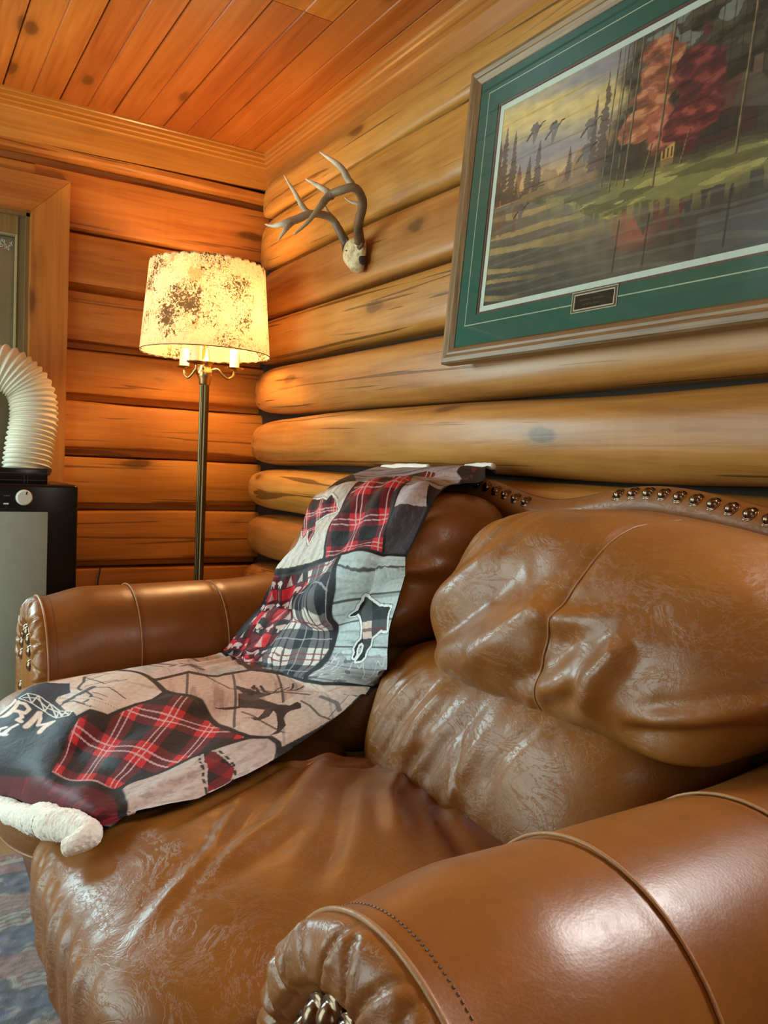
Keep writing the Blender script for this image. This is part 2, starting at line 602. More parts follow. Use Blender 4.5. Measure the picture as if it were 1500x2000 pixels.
plain_window('window_2', 1, XL - .06, -2.0, -.06, .08, 2.05, 2)
plain_window('added_window', 1, .11, RO[0], RO[1], RO[2], RO[3], 2)  # unseen window added around the near arm's highlight lamp
plain_window('window_3', 0, YF - .06, -2.55, -.95, .85, 2.05, 2)

# ------------------------------------------------------------------ sofa
SOFA = empty('sofa', (-.6, -1.84, 0), label='tan brown leather loveseat with rolled arms against the log wall', category='sofa')


def cube_sphere(n):
    a = np.linspace(-1, 1, n)
    A, B = np.meshgrid(a, a, indexing='ij')
    o = np.ones_like(A)
    faces = [(o, A, B), (-o, B, A), (B, o, A), (A, -o, B), (A, B, o), (B, A, -o)]
    V = np.concatenate([np.stack(f, -1).reshape(-1, 3) for f in faces])
    F = np.concatenate([gridF(n, n) + k * n * n for k in range(6)])
    key = np.round(V * 1e5).astype(np.int64)
    _, idx, inv = np.unique(key, axis=0, return_index=True, return_inverse=True)
    return V[idx], inv.ravel()[F]


def vnormals(V, F):
    a, b_, c, d = (V[F[:, k]] for k in range(4))
    fn = np.cross(c - a, d - b_)
    N = np.zeros_like(V)
    for k in range(4):
        np.add.at(N, F[:, k], fn)
    return N / (np.linalg.norm(N, axis=1)[:, None] + 1e-12)


def stroke(P2, pts, w, amp, twin=.0):
    """fold along the polyline pts (2-D); amp < 0 is a crease, > 0 a ridge"""
    P2 = np.asarray(P2)
    dmin = np.full(len(P2), 1e9)
    tmin = np.zeros(len(P2))
    pts = np.asarray(pts, float)
    m = len(pts) - 1
    for i in range(m):
        a, b_ = pts[i], pts[i + 1]
        ab = b_ - a
        t = np.clip(((P2 - a) @ ab) / (ab @ ab), 0, 1)
        d = np.linalg.norm(P2 - a - t[:, None] * ab, axis=1)
        u = d < dmin
        dmin = np.where(u, d, dmin)
        tmin = np.where(u, (i + t) / m, tmin)
    fade = np.clip(np.sin(PI * np.clip(tmin, .04, .96)) * 1.6, 0, 1)
    amp, w = np.asarray(amp) * 1.45, w * .85
    r = amp * np.exp(-(dmin / w) ** 2) * fade
    if twin:
        r -= amp * twin * np.exp(-((dmin - 1.9 * w) / w) ** 2) * fade
    return r


def cushion(name, c, half, p, n, deform, folds=None, mat=None, amp=.004, seed=3, parent=SOFA, **kw):
    Q, F = cube_sphere(n)
    # p may be (exponent on the far side, exponent on the near side)
    p = np.broadcast_to(np.asarray(p, float), (2,))
    pm = (p[1] + (p[0] - p[1]) * sstep(-.5, .6, Q[:, 1]))[:, None]
    r = (np.abs(Q) ** pm).sum(1) ** (1 / pm[:, 0])
    S = Q / r[:, None]
    V = np.array(c) + S * np.array(half)
    V = deform(V, S) if deform else V
    N = vnormals(V, F)
    d = amp * fbm(V, 11.0, seed, 3)
    if folds:
        d = d + folds(V, S, N)
    V = V + N * d[:, None]
    return obj(name, V, F, mat or M_LEATHER, parent, **kw), V, F


# --- base (front rail, side rails and back) with block feet
def soft_box(x0, x1, y0, y1, z0, z1, n=14, p=12):
    Q, F = cube_sphere(n)
    r = (np.abs(Q) ** p).sum(1) ** (1 / p)
    S = Q / r[:, None]
    return np.array([(x0 + x1) / 2, (y0 + y1) / 2, (z0 + z1) / 2]) + S * np.array([(x1 - x0) / 2, (y1 - y0) / 2, (z1 - z0) / 2]), F


V, F = soft_box(-1.045, -.10, -2.66, -1.02, .05, .30)
obj('base', V, F, M_LEATHER_D, SOFA)
for fx in (-.95, -.2):
    for fy in (-2.62, -1.06):
        obj('foot', *latheVF([(0, 0), (.03, 0), (.038, .03), (.034, .06), (0, .06)], (fx, fy, 0), 14), M_LEATHER_D, SOFA, smooth=40)

# --- back frame with a scalloped crest
CEN = -1.945


def crest_z(y):
    y = np.asarray(y, float)
    d = np.abs(y - CEN)
    # two humps with a dip in the middle, falling towards the ends
    return .951 + .038 * sstep(0, .27, d) - np.where(y < CEN, .062, .012) * sstep(.27, .75, d) - .28 * sstep(.72, .95, d)


ys = np.linspace(-2.84, -.86, 70)
ang = np.linspace(-.6, PI, 14)
rows = []
for y in ys:
    zc = float(crest_z(y))
    rc = .036
    pr = [(-.19, .12), (-.19, zc - .16)] + [(-.135 - rc * math.cos(a), zc - rc + rc * math.sin(a)) for a in ang] + [(-.098, zc - .2), (-.098, .12)]
    rows.append([(px, y, pz) for px, pz in pr])
rows = np.array(rows)
n = rows.shape[1]
F = [tuple(f) for f in gridF(len(ys), n)] + [tuple(range(n)), tuple(range((len(ys) - 1) * n, len(ys) * n))[::-1]]
bf_o = obj('back_frame', rows.reshape(-1, 3), F, M_LEATHER, SOFA, smooth=60)
bf_rec = (bf_o, rows.reshape(-1, 3), gridF(len(ys), n))
# decorative nail heads in pressed rings along the crest
nail_src = None
d = .06
for side in (-1, 1):
    d = .20 if side < 0 else .055
    while d < .84:
        y = CEN + side * d
        zc = float(crest_z(y))
        a = math.radians(41)
        px, pz = -.135 - .036 * math.cos(a), zc - .036 + .036 * math.sin(a)
        if nail_src is None:
            prof = [(0.0001, .0085), (.004, .0078), (.008, .0052), (.0105, .0015), (.0112, -.002), (.0135, -.0008), (.0145, -.004)]
            Vn, Fn = latheVF(prof, (0, 0, 0), 14)
            nail_src = obj('nail_head', Vn, Fn, M_NAIL, SOFA, local=True)
            o = nail_src
        else:
            o = share(nail_src, 'nail_head', SOFA)
        o.location = Vector((px, y, pz)) - SOFA.location
        o.rotation_euler = Vector((-math.cos(a), 0, math.sin(a))).to_track_quat('Z', 'Y').to_euler()
        d += .0335


# --- upper back cushions
def upper_deform(yc):
    def f(V, S):
        V = V.copy()
        z = V[:, 2] - .80
        fr = np.clip(-S[:, 0], 0, 1)
        V[:, 0] += .20 * z - .35 * np.clip(z, 0, 1) ** 1.0 * -.35       # lean back towards the top
        V[:, 0] -= .026 * np.exp(-((z + .075) / .1) ** 2) * fr            # belly
        if yc < -2:
            V[:, 1] -= .030 * np.clip(S[:, 1], 0, 1) * S[:, 2]
            e = np.clip(-S[:, 1], 0, 1)
            V[:, 2] += np.clip(-S[:, 2], 0, 1) * (.062 * sstep(.55, 1.0, e) - .014 * np.exp(-((e - .45) / .16) ** 2))
            V[:, 2] -= np.clip(S[:, 2], 0, 1) * (.012 + .019 * sstep(-.3, .9, -S[:, 1]))
        return V
    return f


def upper_folds(V, S, N):
    P2 = V[:, 1:3]
    fr = sstep(.1, .5, -S[:, 0] + .15 * (S[:, 2] > .5))
    d = np.zeros(len(V))
    for pts, w, a in [
        ([(-2.27, .86), (-2.13, .75), (-1.99, .665)], .030, -.011),
        ([(-2.22, .90), (-2.06, .79), (-1.97, .72)], .024, .006),
        ([(-2.42, .80), (-2.35, .73), (-2.27, .665)], .030, -.011),
        ([(-2.36, .84), (-2.27, .76), (-2.17, .68)], .026, .008),
        ([(-2.50, .80), (-2.46, .74), (-2.43, .68)], .022, .010),
        ([(-2.46, .82), (-2.38, .80), (-2.31, .79)], .016, .006),
        ([(-2.44, .72), (-2.40, .69), (-2.34, .66)], .016, -.006),
        ([(-2.68, .72), (-2.58, .69), (-2.48, .675)], .014, -.007),
        ([(-2.70, .77), (-2.60, .725), (-2.52, .70)], .012, .005),
        ([(-2.70, .68), (-2.60, .66), (-2.50, .655)], .012, .005),
        ([(-2.06, .93), (-2.02, .87)], .010, -.003),
        ([(-2.12, .94), (-2.07, .86)], .009, -.003),
        ([(-2.18, .95), (-2.12, .86)], .009, -.003),
        ([(-2.24, .93), (-2.19, .86)], .008, -.003),
    ]:
        d += stroke(P2, pts, w, a * fr, .25)
    # pinch along the centre seam
    ys_ = -2.335 - .25 * np.clip(V[:, 2] - .70, 0, 1) * .9
    d -= .006 * np.exp(-((V[:, 1] - ys_) / .009) ** 2) * fr
    return d


def shifted(fn, dy):
    def f(V, S, N):
        U = V.copy()
        U[:, 1] = -2.31 - (U[:, 1] - dy + 2.31) * 1.0 if False else U[:, 1] - dy
        return fn(U, S, N)
    return f


UC = (-.340, -2.358, .794)
UH = (.158, .342, .160)
SOFA_SURF = []
r_ = cushion('upper_back_cushion', UC, UH, (4.6, 2.9), 120, upper_deform(UC[1]), upper_folds, amp=.0035, seed=21)
SOFA_SURF.append(r_)
near_upper = r_
far_folds = shifted(upper_folds, .50)
r_ = cushion('upper_back_cushion', (UC[0], -1.645, UC[2]), (UH[0], .275, UH[2]), 3.6, 70, upper_deform(0), far_folds, amp=.005, seed=22)
SOFA_SURF.append(r_)


# --- lumbar cushions
def lum_deform(V, S):
    V = V.copy()
    z = V[:, 2] - .55
    V[:, 0] += .30 * z
    return V


def lum_folds(V, S, N):
    P2 = V[:, 1:3]
    fr = sstep(.0, .4, -S[:, 0])
    d = np.zeros(len(V))
    for y0_, z0_, y1_, z1_, w, a in ((-2.05, .65, -1.96, .47, .014, .006), (-2.10, .66, -2.00, .46, .011, -.006), (-2.15, .66, -2.07, .50, .017, .007), (-2.13, .56, -2.09, .45, .010, -.005),
                                     (-2.24, .66, -2.13, .47, .018, -.005), (-2.27, .62, -2.21, .45, .020, .006), (-2.20, .60, -2.27, .46, .008, -.003), (-2.36, .66, -2.28, .52, .012, -.003), (-2.01, .66, -1.93, .54, .009, -.004)):
        d += stroke(P2, [(y0_, z0_), ((y0_ + y1_) / 2 + .012, (z0_ + z1_) / 2), (y1_, z1_)], w, a * fr, .2)
    return d


LC = (-.375, -2.185, .545)
LH = (.185, .335, .150)
r_ = cushion('lumbar_cushion', LC, LH, 3.6, 100, lum_deform, lum_folds, amp=.004, seed=31)
SOFA_SURF.append(r_)
r_ = cushion('lumbar_cushion', (LC[0], -1.575, LC[2]), (LH[0], .275, LH[2]), 3.6, 50, lum_deform, shifted(lum_folds, .675), amp=.004, seed=32)
SOFA_SURF.append(r_)


# --- seat cushions
def seat_deform(yc):
    def f(V, S):
        V = V.copy()
        top = np.clip(S[:, 2], 0, 1)
        u, v = (V[:, 0] + .80) / .34, (V[:, 1] - yc) / .34
        V[:, 2] += top * .030 * (1 - np.clip(u * u, 0, 1)) * (1 - np.clip(v * v, 0, 1) * .8)
        V[:, 2] -= top * .012 * sstep(-.2, 1, u)
        # front bulge
        fr = np.clip(-S[:, 0], 0, 1)
        V[:, 0] -= .02 * fr * (1 - np.clip(v * v, 0, 1))
        return V
    return f


def seat_folds(V, S, N):
    P2 = V[:, :2]
    up = sstep(.1, .6, N[:, 2])
    fr = sstep(.2, .7, -N[:, 0])
    d = np.zeros(len(V))
    for pts, w, a in [
        ([(-.62, -1.93), (-.72, -2.05), (-.86, -2.22), (-1.0, -2.30)], .022, .008),
        ([(-.58, -2.00), (-.70, -2.12), (-.80, -2.27), (-.90, -2.40)], .020, -.007),
        ([(-.56, -2.06), (-.66, -2.18), (-.74, -2.34)], .020, .008),
        ([(-.70, -1.92), (-.82, -2.04), (-.98, -2.14)], .016, -.006),
        ([(-.78, -1.92), (-.90, -2.02), (-1.05, -2.08)], .014, .006),
        ([(-.54, -2.14), (-.62, -2.26), (-.68, -2.42)], .018, -.006),
        ([(-.60, -1.95), (-.70, -1.98), (-.80, -1.96)], .010, .005),
        ([(-.56, -1.98), (-.60, -2.02), (-.70, -2.03)], .008, -.004),
        ([(-.86, -2.10), (-.96, -2.24), (-1.08, -2.34)], .012, .004),
    ]:
        d += stroke(P2, pts, w, a * up, .3)
    # gathers in the front border
    PZ = np.stack([V[:, 1], V[:, 2]], -1)
    for k, y in enumerate((-1.93, -1.97, -2.005, -2.05, -2.09, -2.14, -2.2, -2.27, -2.33)):
        d += stroke(PZ, [(y + .02, .46), (y, .40), (y - .015, .33)], .010 + .003 * (k % 3), (-.005 if k % 2 else .005) * fr, .3)
    return d


TC = (-.80, -2.185, .385)
TH = (.325, .335, .100)
r_ = cushion('seat_cushion', TC, TH, 4.2, 120, seat_deform(TC[1]), seat_folds, amp=.003, seed=41)
SOFA_SURF.append(r_)
r_ = cushion('seat_cushion', (TC[0], TC[1] + .675, TC[2]), TH, 4.2, 60, seat_deform(TC[1] + .675), None, amp=.004, seed=42)
SOFA_SURF.append(r_)


# --- piping / welt seams that ride on a cushion surface
from mathutils.bvhtree import BVHTree


def bvh_of(V, F):
    return BVHTree.FromPolygons([tuple(v) for v in V], [tuple(int(i) for i in f) for f in F])


def on_surface(rec, pts, direction, lift):
    t = bvh_of(rec[1], rec[2])
    out = []
    dv = Vector(direction).normalized()
    for p in pts:
        h, nn, _, _ = t.ray_cast(Vector(p) - dv * .6, dv)
        if h is not None:
            out.append(tuple(h - dv * lift))
    return np.array(out)


zz = np.linspace(.965, .645, 40)
pts = [(-.5, -2.335 - .25 * max(z - .70, 0) * .9, z) for z in zz]
pth = on_surface(near_upper, pts, (1, 0, 0), .0008)
obj('seam', *tubeVF(catmull(pth, 60), .0016, 6), M_SEAM, near_upper[0], label='pale worn seam down the cushion')
pts = [(-.5, -1.66 - .25 * max(z - .70, 0) * .9, z) for z in zz]
pth = on_surface(SOFA_SURF[1], pts, (1, 0, 0), .0008)
obj('seam', *tubeVF(catmull(pth, 60), .0016, 6), M_SEAM, SOFA_SURF[1][0])


def seat_piping(rec, yc):
    z = .315
    P = []
    for a in np.linspace(0, 1, 90):
        # walk round the front three sides
        ang_ = PI * (-.62 + 1.24 * a)
        P.append((TC[0] - math.cos(ang_), yc - math.sin(ang_), z))
    t = bvh_of(rec[1], rec[2])
    out = []
    for p in P:
        o_ = Vector((TC[0], yc, z))
        dv = (Vector(p) - o_).normalized()
        h, nn, _, _ = t.ray_cast(o_ + dv * 1.0, -dv)
        if h is not None:
            out.append(tuple(h + dv * .002))
    obj('piping', *tubeVF(catmull(out, 120), .0030, 7), M_SEAM, rec[0], label='pale piping round the seat cushion')


seat_piping(SOFA_SURF[4], TC[1])
seat_piping(SOFA_SURF[5], TC[1] + .675)


# --- rolled arms
def arm(y0, s, far):
    xs = np.concatenate([np.linspace(-.985, -.94, 8), np.linspace(-.93, -.12, 60)])
    npf = 72
    rows = []

    def prof(x, sh=0.0):
        R = .166 + .016 * float(sstep(-.85, -.985, x)) - sh
        top = .660 - .024 * float(sstep(-.86, -.985, x)) + .020 * float(sstep(-.50, -.25, x)) - sh
        zc = top - R
        pr = [(R - .012, .16), (R - .004, zc - .12)]
        for a in np.linspace(-.15, PI + .75, 40):
            pr.append((R * math.cos(a), zc + R * math.sin(a)))
        pr += [(-R * .60, zc - R * .80), (-R * .58, .06)]
        return resample(pr, npf)
    for x in xs:
        g = 0.0
        for sx in (-.76, -.53):
            g += .0035 * math.exp(-((x - sx) / .006) ** 2)
        pr = prof(x, g)
        rows.append([(x, y0 + s * t, z) for t, z in pr])
    R3 = np.array(rows)
    N = fbm(R3, 8.0, 60 + int(far), 2)
    R3[..., 2] += .0022 * N
    R3[..., 1] += .0015 * N
    # puckers beside the seams
    F = gridF(len(xs), npf, flip=(s < 0))
    a_o = obj('arm', R3, F, M_LEATHER_A, SOFA)
    SOFA_SURF.append((a_o, R3.reshape(-1, 3), F))
    for sx in (-.76, -.53, -.983):
        pr = prof(sx, -.0006 if sx > -.9 else -.002)
        P = np.array([(sx, y0 + s * t, z) for t, z in pr])
        P = P[(P[:, 2] > .2)]
        P = P[:int(len(P) * .93)]
        obj('seam', *tubeVF(resample(P, 90), .0020 if sx > -.9 else .0029, 7), M_SEAM, a_o, label='pale worn seam over the arm')
    # stitched groove just behind the front piping
    pr = prof(-.962, -.0003)
    P = np.array([(-.962, y0 + s * t, z) for t, z in pr])
    P = resample(P[P[:, 2] > .3][:44], 260)
    mb = MB()
    for k in range(0, 258, 2):
        mb.tube(P[k:k + 2], .0008, 5)
    mb.out('stitching', M_LEATHER_D, a_o, kind='stuff')
    # gathered front ring (inverted U)
    Rf, top = .182, .636
    zc = top - Rf
    path = []
    for z in np.linspace(.06, zc, 24, endpoint=False):
        path.append((0.0, z, 1.0, 0.0, 0.0))
    for a in np.linspace(0, PI, 150):
        path.append((0.0, zc, math.cos(a), math.sin(a), a))
    for z in np.linspace(zc, .06, 25)[1:]:
        path.append((0.0, z, -1.0, 0.0, PI))
    path = np.array(path)
    psi = np.linspace(0, PI, 26)
    ri = .102
    rm, hw = (Rf + ri) / 2, (Rf - ri) / 2
    rs = np.random.RandomState(5)
    pleats = np.sort(rs.uniform(-.1, PI + .1, 15)) * .25 + np.linspace(-.05, PI + .05, 15) * .75
    G = np.zeros((len(path), len(psi), 3))
    for j, ps in enumerate(psi):
        r = rm + hw * math.cos(ps)
        bul = .030 * math.sin(ps) ** .8
        A = path[:, 4]
        pl = np.zeros(len(path))
        for k, pa in enumerate(pleats):
            sl = pa + (.10 if k % 2 else -.06) * (ps - 1.2)
            dd = (A - sl)
            pl += (-.0075 * np.exp(-(dd / .028) ** 2) + .0035 * np.exp(-((dd - .07) / .045) ** 2)) * (math.sin(ps) ** .6) * rs.uniform(.5, 1.2)
        pl *= ((path[:, 4] > 0.0) & (path[:, 4] < PI))
        G[:, j, 0] = -.984 - bul - pl * .9 + (.010 * (ps / PI) if ps > 2 else 0)
        G[:, j, 1] = y0 + s * (path[:, 2] * (r + pl * .5) + .022 * ps / PI)
        G[:, j, 2] = path[:, 1] + path[:, 3] * (r + pl * .5)
    obj('arm_front', G, gridF(len(path), len(psi), flip=(s > 0)), M_LEATHER, SOFA)
    # centre panel with nail heads
    pr = [(ri + .006, .06)] + [((ri + .006) * math.cos(a), zc + (ri + .014) * math.sin(a)) for a in np.linspace(0, PI, 40)] + [(-ri - .006, .06)]
    mb = MB()
    rings = []
    for sc_, xo in ((1.0, -.972), (.96, -.998), (.84, -1.010), (.4, -1.014)):
        rings.append([(xo, y0 + s * (t * sc_ + .022), .06 + (z - .06) * (1 - (1 - sc_) * .18)) for t, z in pr])
    rings = np.array(rings)
    nn_ = rings.shape[1]
    Fp = [tuple(f) for f in gridF(len(rings), nn_)] + [tuple(range((len(rings) - 1) * nn_, len(rings) * nn_))]
    pan = obj('arm_panel', rings.reshape(-1, 3), Fp, M_LEATHER, SOFA, smooth=60)
    for a in np.linspace(.12, PI - .12, 8):
        o = share(nail_src, 'nail_head', SOFA)
        o.location = Vector((-1.010, y0 + s * (.022 + .066 * math.cos(a)), zc + .019 + .084 * math.sin(a))) - SOFA.location
        o.rotation_euler = Vector((-1, 0, 0)).to_track_quat('Z', 'Y').to_euler()
        o.scale = (1.2, 1.5, 1.2)
    for z in (.40, .34, .28, .22, .16):
        for sg in (-1, 1):
            o = share(nail_src, 'nail_head', SOFA)
            o.location = Vector((-1.010, y0 + s * .022 + sg * .066, z)) - SOFA.location
            o.rotation_euler = Vector((-1, 0, 0)).to_track_quat('Z', 'Y').to_euler()
            o.scale = (1.2, 1.5, 1.2)


arm(-2.685, 1, False)
arm(-1.0, -1, True)
SOFA_SURF.append(bf_rec)
#SOFA_END
#INSERT

# ------------------------------------------------------------------ floor lamp
LX, LY = -.335, -.33
M_BRASS = plain('aged_brass', (.13, .095, .045), .35, 1.0)
M_BRASS_L = plain('bright_brass', (.55, .38, .16), .28, 1.0)
LAMP = empty('floor_lamp', (LX, LY, 0), label='brass floor lamp with mottled parchment drum shade lit in the log corner', category='lamp')
obj('base', *latheVF([(0, 0), (.145, 0), (.15, .012), (.13, .028), (.06, .04), (.03, .065), (.022, .1), (.0, .1)], (LX, LY, 0), 36), M_BRASS, LAMP, smooth=50)
# fluted pole
a = np.linspace(0, 2 * PI, 48, endpoint=False)
rp = .0165 + .0016 * np.cos(a * 8)
zz = np.array([.09, .5, 1.0, 1.29])
V = np.stack([LX + rp[None] * np.cos(a)[None] * np.ones((4, 1)), LY + rp[None] * np.sin(a)[None] * np.ones((4, 1)), np.repeat(zz[:, None], 48, 1)], -1)
obj('pole', V, gridF(4, 48, False, True, True), M_BRASS, LAMP)
obj('collar', *latheVF([(.017, 1.27), (.021, 1.275), (.021, 1.29), (.028, 1.3), (.030, 1.318), (.022, 1.33), (.026, 1.345), (.034, 1.352), (.018, 1.362), (.012, 1.40), (.0, 1.40)], (LX, LY, 0), 24), M_BRASS_L, LAMP, smooth=50)
M_CANDLE = plain('candle_sleeve', (.80, .72, .58), .5)
for k in range(3):
    an = math.radians(-125 + 120 * k)
    dx, dy = math.cos(an), math.sin(an)
    pts = [(.02, 1.325), (.045, 1.330), (.065, 1.312), (.085, 1.300), (.104, 1.312), (.108, 1.332)]
    arm_o = obj('candle_arm', *tubeVF(catmull([(LX + r * dx, LY + r * dy, z) for r, z in pts], 26), .0048, 8), M_BRASS_L, LAMP)
    c = (LX + .108 * dx, LY + .108 * dy, 0)
    obj('drip_cup', *latheVF([(0, 1.328), (.02, 1.331), (.033, 1.338), (.034, 1.341), (.016, 1.339), (0, 1.339)], c, 22), M_BRASS_L, arm_o, smooth=50)
    obj('candle_sleeve', *latheVF([(0, 1.338), (.0175, 1.338), (.0175, 1.405), (0, 1.405)], c, 20), M_CANDLE, arm_o, smooth=40)
# shade
m = NT('parchment_shade')
co = m.coord()
n1 = m.n('ShaderNodeTexNoise', Vector=co, Scale=52.0, Detail=6.0, Roughness=.68, Distortion=2.2)
n2 = m.n('ShaderNodeTexNoise', Vector=co, Scale=9.0, Detail=2.0)
n3 = m.n('ShaderNodeTexNoise', Vector=co, Scale=13.0, Detail=3.0)
spk = m.math('ADD', n1.outputs[0], m.math('MULTIPLY', m.math('SUBTRACT', n2.outputs[0], .5), .75))
n4 = m.n('ShaderNodeTexNoise', Vector=co, Scale=64.0, Detail=3.0, Roughness=.6, Distortion=1.2)
squig = m.ramp(n4.outputs[0], [(.47, (0, 0, 0)), (.492, (1, 1, 1)), (.508, (1, 1, 1)), (.53, (0, 0, 0))])
clus = m.ramp(n2.outputs[0], [(.34, (.35, .35, .35)), (.52, (1, 1, 1))])
mask = m.math('MAXIMUM', m.ramp(spk, [(.575, (0, 0, 0)), (.615, (1, 1, 1))]), m.math('MULTIPLY', squig, clus))
rust = m.ramp(m.math('ADD', m.math('MULTIPLY', n3.outputs[0], .75), m.math('MULTIPLY', n1.outputs[0], .25)), [(.60, (0, 0, 0)), (.66, (1, 1, 1))])
paper = m.mix(m.math('MULTIPLY', rust, .6), (.60, .50, .33), (.36, .15, .04))
paper = m.mix(m.math('MULTIPLY', mask, .92), paper, (.022, .015, .007))
dif = m.n('ShaderNodeBsdfDiffuse', Color=paper)
tr = m.n('ShaderNodeBsdfTranslucent', Color=paper)
mx = m.n('ShaderNodeMixShader', i0=.29, i1=dif.outputs[0], i2=tr.outputs[0])
m.t.links.new(mx.outputs[0], m.t.nodes['Material Output'].inputs[0])
M_SHADE = m.m
sc_n = 34
na = sc_n * 8
a = np.linspace(0, 2 * PI, na, endpoint=False)
zz = np.linspace(0, 1, 24)
R0, R1, Z0, Z1 = .229, .203, 1.382, 1.690
V = np.zeros((24, na, 3))
for k, t in enumerate(zz):
    R = R0 + (R1 - R0) * t
    wv = .0032 * np.abs(np.sin(a * sc_n / 2)) * (1 if k == 23 else (-1 if k == 0 else 0))
    R = R - .006 * (1 - np.abs(np.sin(a * sc_n / 2))) * max(0, (t - .93) / .07)
    V[k, :, 0] = LX + R * np.cos(a)
    V[k, :, 1] = LY + R * np.sin(a)
    V[k, :, 2] = Z0 + (Z1 - Z0) * t + wv
shade = obj('lamp_shade', V, gridF(24, na, False, True, True), M_SHADE, LAMP)
aa = np.linspace(0, 2 * PI, 120, endpoint=False)
M_THREAD = plain('rim_thread', (.12, .08, .04), .8)
for rr, zz_ in ((R0, Z0), (R1 - .004, Z1 - .002)):
    obj('rim_thread', *tubeVF(np.stack([LX + rr * np.cos(aa), LY + rr * np.sin(aa), np.full(120, zz_)], -1), .0016, 5, closed=True), M_THREAD, shade)
for k in range(3):
    an = 2 * PI * k / 3 + .3
    obj('shade_spoke', *tubeVF([(LX, LY, 1.56), (LX + .2 * math.cos(an), LY + .2 * math.sin(an), 1.675)], .002, 6), M_BRASS_L, LAMP)
obj('riser', *tubeVF([(LX, LY, 1.40), (LX, LY, 1.562)], .006, 8), M_BRASS_L, LAMP)
m = NT('lit_bulb')
m.set(Base_Color=(1, .9, .7), Emission_Color=(1, .72, .38), Emission_Strength=6.0)
obj('bulb', *latheVF([(.0, .05), (.012, .045), (.02, .03), (.022, .012), (.016, -.012), (.011, -.028), (.0, -.03)], (LX + .05, LY - .04, 1.455), 16), m.m, LAMP)
for nm, loc, p, rad in (('lamp_light', (LX + .045, LY - .06, 1.485), 14, .06), ('lamp_light_upper', (LX - .01, LY + .01, 1.55), 11, .045)):
    d = bpy.data.lights.new(nm, 'POINT')
    d.energy = p
    d.color = (1.0, .55, .23)
    d.shadow_soft_size = rad
    o = bpy.data.objects.new(nm, d)
    COL.objects.link(o)
    o.location = loc

# ------------------------------------------------------------------ painting flat print onto vertex grids


class Canvas:
    def __init__(s, X, Y, base):
        s.X, s.Y = X.ravel(), Y.ravel()
        s.C = np.tile(np.array(base, float), (s.X.size, 1))

    def put(s, mask, c, alpha=1.0):
        a = (np.asarray(mask, float) * alpha)[:, None]
        s.C = s.C * (1 - a) + np.array(c, float) * a

    def inside(s, pts):
        pts = np.asarray(pts, float)
        m = np.zeros(s.X.size, bool)
        x0, y0 = pts.min(0)
        x1, y1 = pts.max(0)
        idx = np.where((s.X >= x0) & (s.X <= x1) & (s.Y >= y0) & (s.Y <= y1))[0]
        X, Y = s.X[idx], s.Y[idx]
        r = np.zeros(len(idx), bool)
        j = len(pts) - 1
        for i in range(len(pts)):
            xi, yi = pts[i]
            xj, yj = pts[j]
            if yi != yj:
                r ^= ((yi > Y) != (yj > Y)) & (X < (xj - xi) * (Y - yi) / (yj - yi) + xi)
            j = i
        m[idx] = r
        return m

    def dist(s, pts, asp=1.0):
        d = np.full(s.X.size, 1e9)
        pts = np.asarray(pts, float)
        for a, b_ in zip(pts[:-1], pts[1:]):
            ax, ay = a[0] * asp, a[1]
            dx, dy = b_[0] * asp - ax, b_[1] - ay
            t = np.clip(((s.X * asp - ax) * dx + (s.Y - ay) * dy) / (dx * dx + dy * dy + 1e-12), 0, 1)
            d = np.minimum(d, np.hypot(s.X * asp - ax - t * dx, s.Y - ay - t * dy))
        return d

    def poly(s, pts, c, alpha=1.0):
        s.put(s.inside(pts), c, alpha)

    def line(s, pts, w, c, alpha=1.0, asp=1.0):
        s.put(np.clip((w - s.dist(pts, asp)) / (w * .45) + .5, 0, 1), c, alpha)

    def noise(s, sx, sy, seed, octv=3):
        return fbm(np.stack([s.X * sx, s.Y * sy], -1), 1.0, seed, octv)


def srgb(r, g, b):
    f = lambda v: (v / 255 / 12.92) if v / 255 <= .04045 else ((v / 255 + .055) / 1.055) ** 2.4
    return (f(r), f(g), f(b))


